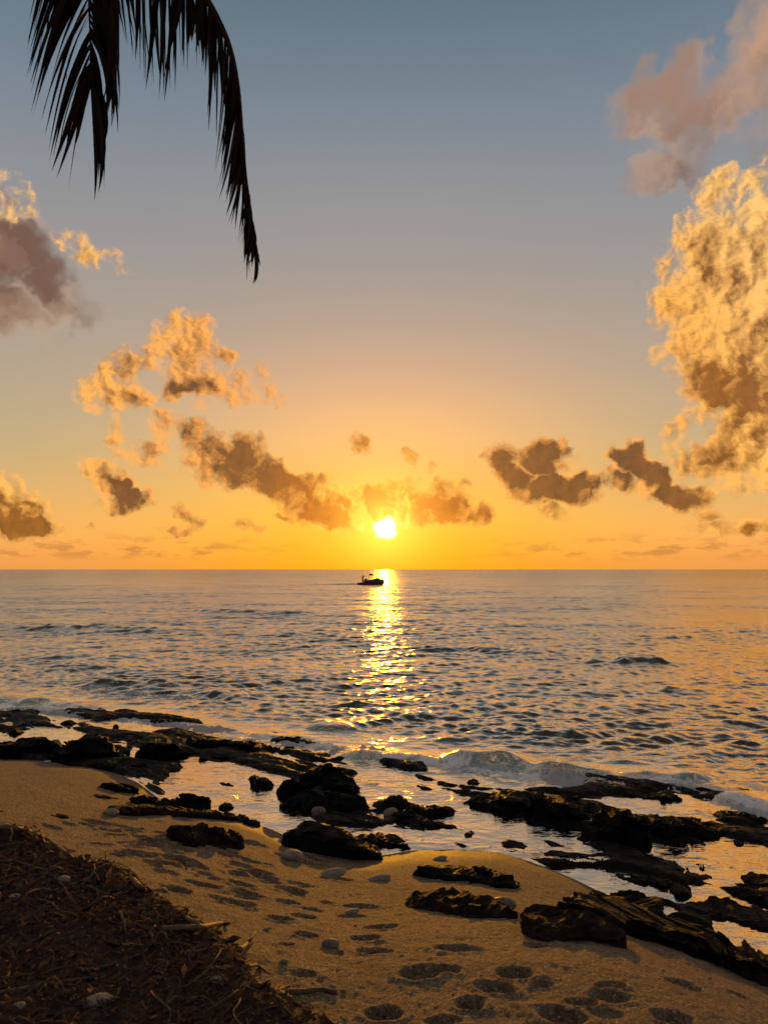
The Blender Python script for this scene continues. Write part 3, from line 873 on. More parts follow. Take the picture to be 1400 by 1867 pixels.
def rock(label, L, Rr, D, prof, seed, mat='rock', blocky=5.0, n=84, m=52, rough=1.0, cat='rock', group='dark rocks along the shore', facets=13, flute=0.0, name='rock', taper=5.0, wedge=0.0):
    """L, Rr: front foot of the rock in picture pixels; D: depth in metres; prof: visible heights in pixels along it"""
    rr = np.random.RandomState(seed)
    a, b = ground_hit(*L), ground_hit(*Rr)
    mid = (a + b) / 2
    ax = Vector((b.x - a.x, b.y - a.y, 0))
    W = ax.length
    ax.normalize()
    ay = Vector((-ax.y, ax.x, 0))
    if ay.y < 0: ay = -ay
    d = mid.y
    sa = (CAMZ - mid.z) / math.hypot(d, CAMZ - mid.z)
    ca = math.sqrt(1 - sa * sa)
    hp = np.array(prof, float) * d / FPX
    hm = np.maximum((hp - D * 0.55 * sa) / ca, 0.35 * hp)
    hm = hm * 0.70
    hts = np.linspace(0, 1, len(hm))
    T = np.linspace(0, 1, n)
    A = np.linspace(0, 2 * np.pi, m, endpoint=False)
    q = 2.0 / blocky
    e = (1 - np.abs(2 * T - 1) ** taper) ** (1 / taper)
    e = np.clip(e, 0.0, 1)
    lo_ = 0.35 if taper > 4 else 0.0
    Xl = ((T - 0.5) * W)[:, None] + 0 * A[None, :]
    ca_, sa_ = np.cos(A), np.sin(A)
    cy_ = np.sign(ca_) * np.abs(ca_) ** q
    sz_ = np.sign(sa_) * np.abs(sa_) ** q
    ht = catmull(hts, hm, T)
    Dv = D * (0.8 + 0.35 * rr.rand() * np.sin(T * 5 + rr.rand() * 6))
    Yl = (D * 0.5 + 0.5 * Dv[:, None] * cy_[None, :] * (0.25 + 0.75 * e[:, None]))
    up = np.maximum(sz_, 0)[None, :] * ht[:, None] * (lo_ + (1 - lo_) * e[:, None])
    if wedge:
        up = up * (1 - wedge + wedge * np.clip(Yl / D, 0, 1) ** 0.8)
    dn = np.minimum(sz_, 0)[None, :] * 0.22
    # tops lean back a little, like tilted beds
    Yl = Yl + up * rr.uniform(0.0, 0.25)
    Zl = up + dn
    P = np.stack([Xl, Yl, Zl], 2).reshape(-1, 3)
    hmax = float(hm.max())
    size = np.array([W * 0.5, D * 0.5, hmax])
    c0 = np.array([0, D * 0.5, 0.0])
    for k in range(facets):                            # planar breaks
        nv = rr.randn(3) * np.array([0.8, 0.9, 0.8]); nv[2] = abs(nv[2]) + 0.15
        nv /= np.linalg.norm(nv)
        sup = np.linalg.norm(nv * size)
        dd = sup * rr.uniform(0.70, 0.97)
        s = (P - c0) @ nv - dd
        P -= np.clip(s, 0, None)[:, None] * nv[None, :] * 0.9
    S = max(0.12, min(W, 2.2 * hmax + D * 0.3))
    off = rr.uniform(-50, 50, 3)
    f0 = 1.7 / S
    q0 = P + off
    amp = 0.13 * S * rough
    for ax_i in range(3):
        nz = fbm(q0[:, 0] * f0 + 11 * ax_i, q0[:, 1] * f0 * 1.2, q0[:, 2] * f0 * 2.0, oct=5, gain=0.58, seed=seed + 7 * ax_i)
        rz = fbm(q0[:, 0] * f0 * 2.2 + 5 * ax_i, q0[:, 1] * f0 * 2.2, q0[:, 2] * f0 * 3.4, oct=4, gain=0.6, seed=seed + 7 * ax_i + 3, ridge=True)
        P[:, ax_i] += (nz + 0.40 * rz) * amp * (0.8, 0.8, 0.60)[ax_i]
    # broken blocks: every vertex follows its nearest fracture block
    K = 46 if W > 0.7 else 18
    sd_ = rr.uniform(-0.5, 0.5, (K, 3)) * np.array([W, D, hmax]) + np.array([0, D * .5, hmax * .5])
    wgt = np.array([1.0, 1.2, 1.8])
    near_ = np.argmin((((P + 0.05 * S * np.stack([nz, rz, nz], 1))[:, None, :] - sd_[None]) * wgt) ** 2 @ np.ones(3), axis=1)
    P += (rr.randn(K, 3) * np.array([0.04, 0.055, 0.045]) * S * rough * (0 if facets == 0 else 1))[near_]
    # bedding planes: each layer steps in or out
    lz = (P[:, 2] + 0.25 * P[:, 0] * rr.uniform(-.3, .3)) / max(0.05, 0.22 * hmax) + 0.5 * fbm(q0[:, 0] * 1.1, q0[:, 1] * 1.1, oct=2, seed=seed + 33)
    li = np.floor(lz)
    lf = lz - li
    j0, j1 = _hash(li.astype(np.int64), li.astype(np.int64) * 0, li.astype(np.int64) * 0, seed), _hash(li.astype(np.int64) + 1, li.astype(np.int64) * 0, li.astype(np.int64) * 0, seed)
    stp = (j0 + (j1 - j0) * sstep(lf, 0.8, 1.0)) * 0.07 * min(1.0, D) * rough
    P[:, 1] += stp * np.sign(P[:, 1] - D * 0.5)
    pit = fbm(q0[:, 0] * 9, q0[:, 1] * 9, q0[:, 2] * 12, oct=3, gain=0.6, seed=seed + 51, ridge=True)
    P[:, 2] += pit * 0.018 * rough * min(1.0, S / 0.4)
    P[:, 1] += pit * 0.016 * rough * min(1.0, S / 0.4)
    if flute:
        fl = fbm(q0[:, 0] * 1.6 + q0[:, 1] * 2.5, q0[:, 1] * 9.0 - q0[:, 0] * 5.0, oct=3, seed=seed + 61, ridge=True)
        P[:, 2] += fl * flute * (np.clip((P[:, 2] + 0.02) / 0.06, 0, 1) if wedge else np.clip(P[:, 2] / max(hmax, 0.05), 0, 1))
    base = Vector((a.x, a.y, min(a.z, b.z, mid.z)))
    zl = a.z + (b.z - a.z) * (P[:, 0] / W + 0.5)
    O = Vector(((a.x + b.x) / 2, (a.y + b.y) / 2, 0))
    Wd = np.empty_like(P)
    Wd[:, 0] = O.x + P[:, 0] * ax.x + P[:, 1] * ay.x
    Wd[:, 1] = O.y + P[:, 0] * ax.y + P[:, 1] * ay.y
    Wd[:, 2] = P[:, 2] + zl
    org = np.array([O.x + ay.x * D / 2, O.y + ay.y * D / 2, mid.z])
    F = []
    for i in range(n - 1):
        for j in range(m):
            F.append((i * m + j, i * m + (j + 1) % m, (i + 1) * m + (j + 1) % m, (i + 1) * m + j))
    F.append(tuple(range(m - 1, -1, -1)))
    F.append(tuple((n - 1) * m + j for j in range(m)))
    o = mesh_obj(name, Wd - org, F, M[mat], smooth=(facets == 0))
    o.location = org
    o.rotation_euler = (0, 0, 0)
    return tag(o, label, cat, group)

ROCKS = [
    # label, L, R, D, profile, kwargs
    ("long low dark ledge cut by the left picture edge at the top of the sand", (-60, 1386), (135, 1374), .8, [26, 30, 34, 38, 28], {}),
    ("hump-backed black rock joined to the left ledge, pale cobble at its foot", (58, 1388), (240, 1388), .9, [16, 46, 54, 50, 44, 26], {}),
    ("square-shouldered black block at the right end of the left ledge", (232, 1392), (345, 1386), .7, [34, 42, 40, 36, 24], {}),
    ("thin dark slab lying under the left ledge on wet sand", (148, 1400), (350, 1404), .5, [5, 12, 14, 12, 8], dict(m=24)),
    ("long dark ledge in the pools right of the square-shouldered block", (305, 1371), (520, 1380), .8, [18, 30, 30, 26, 18, 8], {}),
    ("narrow low rock strip below the long pool ledge", (352, 1382), (545, 1404), .35, [4, 9, 11, 9, 4], dict(m=24)),
    ("flat-topped brick-shaped rock on the sand at the pool's left end", (186, 1442), (276, 1454), .4, [20, 24, 24, 23, 18], dict(blocky=5)),
    ("small wedge rock with a bright wet edge behind the tilted slab", (258, 1472), (316, 1474), .4, [12, 28, 24, 12], {}),
    ("tilted pointed slab with a square right end beside the pool", (296, 1478), (392, 1474), .35, [6, 16, 26, 34, 38, 34], dict(blocky=5, facets=4)),
    ("long low slab lying at the front foot of the tilted slab", (178, 1487), (400, 1486), .35, [12, 17, 22, 20, 14, 8], dict(mat='rock_dry')),
    ("smooth dark plank-shaped slab in front of the tilted slab", (310, 1490), (473, 1504), .3, [6, 15, 22, 20, 16, 10], dict(mat='rock_dry', blocky=4.5)),
    ("craggy brown boulder standing alone on the footprinted sand", (322, 1544), (476, 1554), .55, [26, 42, 48, 42, 38, 28], dict(mat='rock_dry', rough=1.2)),
    ("broad lower tier of the large layered rock left of the sun glitter", (484, 1482), (688, 1492), .8, [36, 46, 48, 48, 40, 22], {}),
    ("jagged upper tier on top of the large layered rock", (488, 1450), (668, 1462), .6, [18, 34, 46, 56, 48, 30, 12], dict(rough=1.25)),
    ("small dark lump at the upper left of the large layered rock", (448, 1438), (492, 1442), .35, [14, 26, 20, 10], dict(n=40, m=28)),
    ("smooth black pyramid rock with a long right slope on the sand edge", (508, 1542), (702, 1570), .5, [22, 52, 56, 46, 32, 18, 4], dict(rough=.6, facets=4)),
    ("rounded black rock right of the bright reflecting gap", (690, 1479), (748, 1484), .4, [20, 35, 32, 18], dict(n=40, m=28)),
    ("middle rock of the little cluster right of the reflecting gap", (735, 1486), (782, 1489), .35, [14, 24, 22, 14], dict(n=40, m=28)),
    ("squat square rock at the front of the little cluster", (720, 1502), (764, 1503), .3, [20, 25, 24, 18], dict(n=40, m=28, blocky=5)),
    ("slanted rock with a flat top right of the squat square rock", (766, 1496), (840, 1490), .35, [14, 23, 24, 14], dict(n=40, m=28)),
    ("flat dark strip in the shallow pool below the little cluster", (692, 1504), (872, 1522), .3, [8, 15, 14, 10, 4], dict(m=24)),
    ("low black weedy rock touching the right slope of the pyramid rock", (622, 1532), (742, 1552), .35, [10, 20, 16, 8, 4], dict(m=24)),
    ("left end rock of the big black right-hand ledge", (822, 1472), (968, 1494), .8, [8, 28, 38, 38, 30], {}),
    ("thick middle section of the big black right-hand ledge", (930, 1500), (1112, 1522), 1.0, [30, 56, 66, 62, 44, 28], dict(rough=1.15)),
    ("tall rounded boulder at the front of the big right-hand ledge", (1084, 1550), (1198, 1552), .8, [36, 68, 80, 74, 44], dict(facets=5)),
    ("tapering right end of the big ledge sloping into golden water", (1174, 1540), (1354, 1540), .9, [30, 52, 54, 46, 30, 6], dict(rough=1.1)),
    ("long thin slab lying behind the big ledge near the surf", (1115, 1454), (1256, 1467), .4, [6, 11, 13, 18, 16], dict(blocky=5, m=24)),
    ("small low rock at the sand edge in the right pool", (904, 1544), (964, 1553), .25, [12, 12, 8], dict(n=40, m=24)),
    ("tiny dark rock just right of the small low pool rock", (985, 1541), (1026, 1550), .2, [7, 9, 5], dict(n=32, m=20)),
    ("thin broken strip of rock between the two right pools", (972, 1562), (1120, 1578), .25, [6, 12, 11, 10, 4], dict(m=24)),
    ("smooth dark whaleback rock below the tall rounded boulder", (1138, 1584), (1262, 1604), .4, [12, 26, 22, 14, 8], {}),
    ("small rock at the right tip of the whaleback rock", (1238, 1604), (1302, 1614), .3, [8, 13, 11, 5], dict(n=40, m=24)),
    ("long weedy rock rib running down between the right pools", (1096, 1602), (1250, 1638), .35, [6, 15, 22, 22, 16], dict(m=28)),
    ("stubby rock closing the lower end of the grey pool", (1222, 1642), (1266, 1646), .35, [18, 27, 18], dict(n=40, m=28)),
    ("dark blocky rib at the right picture edge in golden water", (1326, 1612), (1450, 1646), .5, [10, 25, 30, 28, 26], {}),
    ("second dark rib at the right edge just nearer than the blocky one", (1306, 1634), (1450, 1678), .45, [14, 24, 28, 26, 24], {}),
    ("third and longest dark rib reaching the right picture edge", (1236, 1672), (1460, 1716), .6, [14, 30, 32, 30, 28], {}),
    ("massive black front ledge above the sand at lower right", (1138, 1722), (1440, 1772), 1.1, [52, 84, 92, 82, 72, 66], dict(rough=.9, n=90)),
    ("tapering tail of the front ledge pointing up to the left pools", (1052, 1636), (1178, 1702), .5, [6, 26, 44, 52], {}),
    ("fan-shaped fluted brown rock spread on the sand beside the front ledge", (950, 1716), (1150, 1742), .6, [0, 22, 40, 54, 50], dict(mat='rock_dry', flute=.07, rough=.7, n=120, m=96, blocky=2.2, facets=0, taper=2.0, wedge=.6)),
    ("pitted honeycomb boulder cut by the right picture edge", (1360, 1790), (1450, 1812), .5, [34, 56, 54, 48], dict(mat='rock_dry', rough=1.2)),
    ("long tilted plank rock lying on golden sand in the middle", (732, 1598), (932, 1622), .28, [26, 32, 28, 22, 18, 10], dict(facets=5)),
    ("flat pitted rock half sunk in sand in front of the plank rock", (684, 1652), (905, 1684), .5, [18, 36, 38, 34, 28, 12], dict(mat='rock_dry', rough=.8, flute=.03)),
    ("dark reef lump in the surf nearest the upper left picture edge", (58, 1293), (136, 1297), .5, [6, 10, 15, 12], dict(n=40, m=24)),
    ("pair-like low reef rock at the outer edge of the shelf", (202, 1309), (270, 1310), .4, [5, 10, 9, 5], dict(n=40, m=24)),
    ("flat oval reef rock right of the pair-like reef rock", (262, 1321), (318, 1323), .5, [6, 13, 12, 5], dict(n=40, m=24)),
    ("tiny upright block standing on the wet shelf", (204, 1329), (215, 1329), .12, [10, 12, 10], dict(n=24, m=18, blocky=5)),
    ("small rough reef rock above the left ledge", (206, 1348), (244, 1349), .3, [6, 13, 8], dict(n=32, m=20)),
    ("round dark rock in the pool at the far left edge", (6, 1341), (38, 1341), .3, [8, 16, 10], dict(n=32, m=20)),
    ("small loaf-shaped stone in the pool right of the left ledge", (355, 1389), (377, 1390), .2, [6, 10, 7], dict(n=32, m=20)),
    ("thin splinter of rock afloat in the bright left pool", (392, 1429), (422, 1437), .1, [3, 6, 3], dict(n=32, m=18)),
    ("line of dark rubble where the shelf meets the surf", (466, 1352), (592, 1364), .45, [5, 10, 12, 9, 4], dict(rough=1.3, m=24)),
    ("jagged low rock behind the large layered rock", (538, 1388), (602, 1394), .4, [6, 13, 10, 5], dict(n=40, m=24)),
    ("flat dark rock left of the jagged low rock", (468, 1398), (540, 1404), .4, [4, 8, 7, 3], dict(n=40, m=24)),
    ("ragged weed-covered rock in the foam behind the right ledge", (1290, 1500), (1420, 1510), .6, [6, 16, 18, 14], dict(rough=1.3)),
    ("low wave-washed rock at the upper right of the ledge", (1170, 1428), (1262, 1440), .5, [4, 10, 10, 4], dict(rough=1.3, m=24)),
    ("rough reef rock in the foam at the far right", (1320, 1448), (1376, 1452), .35, [6, 14, 10], dict(n=40, m=24)),
    ("half-buried dark stone on the sand above the root mound", (108, 1494), (144, 1494), .25, [8, 14, 9], dict(n=32, m=20, mat='rock_dry')),
    ("dark stone on the sand at the left picture edge", (-20, 1483), (20, 1483), .25, [6, 10, 6], dict(n=32, m=20, mat='rock_dry')),
    ("low rough sandy rock at the foot of the brick-shaped rock", (172, 1456), (234, 1460), .3, [5, 11, 12, 6], dict(n=40, m=24, mat='rock_dry')),
    ("small dark rock at the right end of the plank-shaped slab", (390, 1478), (422, 1480), .25, [8, 16, 12], dict(n=32, m=20)),
    ("small rock on the sand left of the pyramid rock", (444, 1504), (476, 1510), .2, [8, 12, 8], dict(n=32, m=20)),
]
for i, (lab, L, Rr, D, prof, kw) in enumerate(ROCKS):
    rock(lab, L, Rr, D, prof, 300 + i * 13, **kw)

# loose fragments in the wash
for i, (px, py, w, where) in enumerate([
        (25, 1302, 22, "at the far left edge of the surf"), (118, 1322, 24, "on the shelf between the two far left reef lumps"), (332, 1346, 26, "just behind the long pool ledge"),
        (455, 1372, 22, "off the right end of the long pool ledge"), (522, 1370, 24, "directly below the line of dark rubble"), (612, 1388, 26, "just right of the jagged low rock"),
        (702, 1397, 30, "in the sun glitter behind the reflecting gap"), (742, 1408, 24, "right of the one in the sun glitter"), (862, 1432, 30, "close behind the left end of the big ledge"),
        (456, 1424, 18, "in the left pool beside the layered rock"), (852, 1527, 20, "alone in the middle of the right pool"), (1062, 1537, 26, "at the foot of the big ledge's middle"),
        (1352, 1546, 26, "in golden water off the big ledge's tip"), (1284, 1592, 22, "in golden water behind the stubby rock")]):
    rock("small black rock fragment " + where, (px - w / 2, py), (px + w / 2, py + 2), 0.16 + 0.004 * w, [6, 12, 10, 4], 1700 + i * 11, n=26, m=18, facets=8,
         group='small fragments in the wash', name='rock_fragment')

# ------------------------------------------------------------------ pebbles and cobbles
def ico(sub=2):
    t = (1 + 5 ** .5) / 2
    v = [(-1, t, 0), (1, t, 0), (-1, -t, 0), (1, -t, 0), (0, -1, t), (0, 1, t), (0, -1, -t), (0, 1, -t), (t, 0, -1), (t, 0, 1), (-t, 0, -1), (-t, 0, 1)]
    v = [np.array(p) / np.linalg.norm(p) for p in v]
    f = [(0, 11, 5), (0, 5, 1), (0, 1, 7), (0, 7, 10), (0, 10, 11), (1, 5, 9), (5, 11, 4), (11, 10, 2), (10, 7, 6), (7, 1, 8), (3, 9, 4), (3, 4, 2), (3, 2, 6), (3, 6, 8), (3, 8, 9), (4, 9, 5), (2, 4, 11), (6, 2, 10), (8, 6, 7), (9, 8, 1)]
    for _ in range(sub):
        c = {}; nf = []
        def mid(a, b):
            k = (min(a, b), max(a, b))
            if k not in c:
                p = v[a] + v[b]; v.append(p / np.linalg.norm(p)); c[k] = len(v) - 1
            return c[k]
        for (a, b, d) in f:
            x, y, z = mid(a, b), mid(b, d), mid(d, a)
            nf += [(a, x, z), (b, y, x), (d, z, y), (x, y, z)]
        f = nf
    return np.array(v), np.array(f)
IV0, IF0 = ico(0)
IV1, IF1 = ico(1)
IV3, IF3 = ico(3)

def pebble(label, px, py, w_px, asp=0.6, flat=0.55, mat='pebble', seed=1, z=None, name='pebble', rot=0.0, group='loose stones on the beach'):
    if z is None:
        h = ground_hit(px, py + w_px * 0.15)
    else:
        x, y = at_z(px, py, z)
        h = Vector((x, y, z))
    r = 0.5 * w_px * h.y / FPX
    o_ = np.random.RandomState(seed).uniform(-30, 30, 3)
    k = 1 + 0.22 * fbm(IV3[:, 0] * 1.3 + o_[0], IV3[:, 1] * 1.3 + o_[1], IV3[:, 2] * 1.3 + o_[2], oct=3, seed=seed)
    P = IV3 * k[:, None] * np.array([r, r * asp, r * flat])
    P[:, 2] = np.where(P[:, 2] > 0, np.sign(P[:, 2]) * np.abs(P[:, 2]), P[:, 2])
    ob = mesh_obj(name, P, IF3, M[mat])
    ob.location = (h.x, h.y, h.z + r * flat * 0.55)
    ob.rotation_euler = (R(4), R(-6), R(rot))
    return tag(ob, label, 'stone', group)

for i, q in enumerate([
    ("large pale rounded stone in front of the pyramid rock", 533, 1562, 40, .7, .55),
    ("flat grey stone in sand shadow below the pyramid rock", 607, 1589, 46, .5, .3),
    ("low sandy stone right of the flat grey shadow stone", 692, 1599, 40, .5, .3),
    ("pale egg-shaped stone among the footprints", 602, 1721, 32, .6, .55),
    ("small flat pale stone near the half-sunk rock", 641, 1661, 28, .5, .3),
    ("small pale stone on wet sand behind the plank rock", 803, 1564, 24, .5, .35),
    ("smooth brown stone at the right end of the half-sunk rock", 915, 1650, 50, .6, .5),
    ("pale cobble at the foot of the left ledge", 115, 1369, 24, .7, .55),
    ("flat pale stone at the left end of the ledge foot", 22, 1377, 26, .6, .35),
    ("grey cobble resting against the hump-backed rock", 102, 1358, 18, .8, .9),
    ("pale stone at the front of the long low slab", 204, 1482, 26, .7, .55),
    ("small brown stone lodged in front of the layered rock", 581, 1482, 28, .7, .7),
    ("pale stone beside the squat square rock cluster", 712, 1482, 26, .7, .6),
    ("small pale stone right of the root mound", 518, 1753, 16, .6, .5),
    ("white shell-like chip near the lying stick", 606, 1799, 15, .6, .5),
    ("tiny white chip right of the shell-like chip", 626, 1806, 11, .6, .5),
    ("thin pale stone left of the long footprints", 487, 1693, 16, .5, .3),
    ("flat sandy stone in the shade under the front ledge", 1312, 1752, 44, .5, .3),
    ("second flat sandy stone under the front ledge, further right", 1342, 1764, 36, .5, .3),
    ("small pale stone on the sand below the fluted rock", 1028, 1762, 12, .6, .4),
    ("small brown stone beside the egg-shaped stone", 622, 1736, 10, .8, .8),
    ("pale flat chip on the sand near the bottom right footprints", 1038, 1838, 18, .5, .3),
]):
    lab, px, py, w, asp, fl = q
    pebble(lab, px, py, w, asp, fl, 'pebble_dark' if 'brown' in lab else 'pebble', 40 + i, rot=(i * 37) % 50 - 25)

def scatter_chips():
    rr = np.random.RandomState(77)
    V = []; F = []; n = 0
    for k in range(620):
        px, py = rr.uniform(150, 1400), rr.uniform(1500, 1866)
        h = ground_hit(px, py)
        if h.z < 0.12:
            continue
        r = rr.uniform(0.003, 0.009) * (1.6 if rr.rand() < 0.12 else 1)
        P = IV0 * np.array([r, r * rr.uniform(.5, 1), r * rr.uniform(.4, .8)]) * (1 + 0.25 * rr.randn(12, 1))
        V.append(P + np.array([h.x, h.y, h.z + r * 0.35])); F.append(IF0 + n); n += 12
    o = mesh_obj("shell_chips", np.concatenate(V), np.concatenate(F), M['pebble'], smooth=False)
    tag(o, "tiny pale shell and stone chips strewn over the sand", 'shell chips', None, 'stuff')
scatter_chips()

# ------------------------------------------------------------------ soil bank with roots and litter
BZ = 1.74
_bk = [at_z(px, py, BZ) for px, py in [(-420, 1500), (-120, 1502), (0, 1506), (60, 1518), (110, 1545), (190, 1572), (245, 1592), (262, 1612), (300, 1640), (372, 1690), (440, 1742), (470, 1800), (540, 1822), (610, 1872), (700, 1960)]]
BKX = np.array([p[0] for p in _bk]); BKY = np.array([p[1] for p in _bk])
_bo = np.argsort(BKX)
def bank_edge_y(x):
    x = np.asarray(x, float)
    y = np.interp(x, BKX[_bo], BKY[_bo])
    return np.where(x > BKX.max(), BKY[_bo][-1] - (x - BKX.max()) * 1.5, y)
def bank_z(x, y):
    x = np.asarray(x, float); y = np.asarray(y, float)
    d = (bank_edge_y(x) - y) * 0.75
    d = d + 0.07 * fbm(x * 3.5, y * 3.5, oct=3, seed=401)
    s = sand_base(x, y)
    top = BZ + 0.05 * fbm(x * 1.5, y * 1.5, oct=3, seed=402)
    k = sstep(d, -0.42, 0.06)
    return s - 0.12 + (top - s + 0.12) * k
def build_bank():
    ys = np.concatenate([np.linspace(-10, 1.6, 30), np.arange(1.62, 7.4, 0.014)])
    xs = np.concatenate([np.linspace(-30, -4.1, 40), np.arange(-4.0, 0.6, 0.014)])
    X, Y = np.meshgrid(xs, ys)
    Z = bank_z(X, Y)
    Z += 0.030 * fbm(X * 7, Y * 7, oct=4, gain=0.6, seed=410) + 0.012 * fbm(X * 30, Y * 30, oct=2, seed=411)
    V = np.stack([X, Y, Z], 2).reshape(-1, 3)
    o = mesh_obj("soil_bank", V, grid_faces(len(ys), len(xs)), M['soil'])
    tag(o, "dark crumbling soil bank at the lower left", None, None, 'structure')
build_bank()

def tube(pts, rads, seg=8, res=6, seed=0, knob=0.15):
    """smooth tube through points, with a knobbly skin"""
    pts = [np.array(p, float) for p in pts]
    Q = []; RR = []
    n = len(pts)
    for i in range(n - 1):
        p0, p1, p2, p3 = pts[max(i - 1, 0)], pts[i], pts[i + 1], pts[min(i + 2, n - 1)]
        for k in range(res):
            t = k / res
            Q.append(0.5 * ((2 * p1) + (-p0 + p2) * t + (2 * p0 - 5 * p1 + 4 * p2 - p3) * t * t + (-p0 + 3 * p1 - 3 * p2 + p3) * t ** 3))
            RR.append(rads[i] + (rads[i + 1] - rads[i]) * t)
    Q.append(pts[-1]); RR.append(rads[-1])
    Q = np.array(Q); RR = np.array(RR)
    T = np.gradient(Q, axis=0)
    T /= np.linalg.norm(T, axis=1)[:, None] + 1e-9
    up = np.array([0.13, 0.21, 0.97])
    V = []
    rr = np.random.RandomState(seed)
    for i in range(len(Q)):
        a = np.cross(T[i], up); a /= np.linalg.norm(a) + 1e-9
        b = np.cross(a, T[i])
        for k in range(seg):
            th = 2 * math.pi * k / seg
            r = RR[i] * (1 + knob * rr.randn() * 0.6)
            V.append(Q[i] + r * (math.cos(th) * a + math.sin(th) * b))
    F = []
    m = len(Q)
    for i in range(m - 1):
        for k in range(seg):
            F.append((i * seg + k, i * seg + (k + 1) % seg, (i + 1) * seg + (k + 1) % seg, (i + 1) * seg + k))
    F.append(tuple(range(seg - 1, -1, -1)))
    F.append(tuple((m - 1) * seg + k for k in range(seg)))
    return V, F

def bank_pt(px, py, lift=0.0):
    d = ray(px, py)
    ys = np.linspace(1.6, 12, 4200)
    k = ys / d[1]
    xs, zr = d[0] * k, CAMZ + d[2] * k
    zg = np.maximum(bank_z(xs, ys), sand_base(xs, ys))
    i = int(np.argmax(zr <= zg + lift))
    return (xs[i], ys[i], zr[i])

ROOTS = [  # label, pixel path, radius m (start, end), lift, material, name
    ("dark arching root along the top edge of the bank", [(-10, 1508), (40, 1512), (85, 1528), (108, 1545), (135, 1566)], (.013, .006), .05, 'root', 'root'),
    ("thin forked twig rising from the arching root", [(62, 1504), (74, 1514), (80, 1530), (83, 1542)], (.004, .0025), .06, 'root', 'twig'),
    ("pale-edged straight root slanting across the upper left of the bank", [(-10, 1572), (34, 1573), (80, 1590), (110, 1606), (142, 1612)], (.008, .004), .03, 'root', 'root'),
    ("wavy long root crossing the bank below the pale oval stone", [(70, 1622), (110, 1624), (140, 1617), (165, 1618), (190, 1630), (220, 1631), (248, 1617)], (.008, .005), .035, 'root', 'root'),
    ("long straight root following the right rim of the bank", [(243, 1604), (262, 1622), (300, 1646), (340, 1672), (378, 1694)], (.010, .006), .03, 'root', 'root'),
    ("dark stick poking out over the sand from the bank rim", [(296, 1694), (335, 1692), (372, 1690), (400, 1684), (418, 1684)], (.010, .007), .06, 'root', 'stick'),
    ("upturned twig at the right tip of the bank", [(438, 1732), (450, 1722), (458, 1712), (467, 1699)], (.008, .004), .08, 'root', 'twig'),
    ("hooked twig drooping onto the sand below the upturned twig", [(452, 1762), (470, 1760), (482, 1768), (492, 1776)], (.006, .003), .05, 'root', 'twig'),
    ("flat black stick lying on the sand at the bank's lower end", [(528, 1810), (560, 1808), (585, 1805), (613, 1810)], (.013, .010), .02, 'root', 'stick'),
    ("curved root running down the bottom edge of the bank", [(462, 1794), (500, 1804), (532, 1822), (560, 1842), (592, 1856), (620, 1876)], (.008, .006), .03, 'root', 'root'),
    ("short forked twig beside the flat black stick", [(500, 1808), (514, 1802), (530, 1798)], (.005, .003), .05, 'root', 'twig'),
    ("pale upright shoot near the left picture edge", [(24, 1542), (20, 1530), (23, 1520), (20, 1509)], (.007, .006), .0, 'root_pale', 'shoot'),
    ("smaller pale shoot below the arching root", [(66, 1580), (63, 1572), (66, 1564), (62, 1556)], (.006, .005), .0, 'root_pale', 'shoot'),
    ("sunlit twisted pale shoot in the middle of the bank", [(230, 1700), (228, 1686), (224, 1674), (219, 1662)], (.007, .006), .0, 'root_pale', 'shoot'),
    ("bent pale shoot right of the sunlit twisted one", [(285, 1724), (278, 1708), (276, 1698), (284, 1688)], (.006, .005), .0, 'root_pale', 'shoot'),
    ("thin bare twig standing on the bank's upper rim", [(192, 1574), (193, 1562), (192, 1552)], (.003, .002), .0, 'root', 'twig'),
    ("long thin root in the dark lower left of the bank", [(-10, 1812), (60, 1800), (130, 1788), (190, 1778)], (.006, .004), .03, 'root', 'root'),
    ("bowed root in the middle of the bank above the bottom stones", [(150, 1770), (200, 1760), (240, 1746), (262, 1738)], (.006, .004), .03, 'root', 'root'),
    ("slim root slanting left of the wavy long root", [(50, 1618), (78, 1632), (92, 1640)], (.004, .003), .02, 'root', 'root'),
    ("thin root dangling over the right face of the bank", [(290, 1694), (308, 1712), (320, 1726), (335, 1742)], (.004, .002), .03, 'root', 'root'),
]
for i, (lab, path, (r0, r1), lift, mt, nm) in enumerate(ROOTS):
    if nm == 'shoot' or 'standing' in lab:
        b = bank_pt(*path[0])
        pts = [tuple(at_depth(p[0], p[1], b[1])) for p in path]
        pts[0] = (pts[0][0], pts[0][1], pts[0][2] - 0.03)
    else:
        raw = [bank_pt(p[0], p[1], lift * 0.5) for p in path]
        pts = [tuple(np.array(p) + np.array((0, 0, 0.0))) for p in raw]
    n = len(pts)
    V, F = tube(pts, list(np.linspace(r0 * (1.1 if nm == 'shoot' else 1.7), r1 * (1.1 if nm == 'shoot' else 1.6), n)), seg=8, res=7, seed=i)
    V = np.array(V)
    org = V.mean(0)
    o = mesh_obj(nm, V - org, F, M[mt])
    o.location = org
    tag(o, lab, nm, 'roots and twigs on the soil bank')

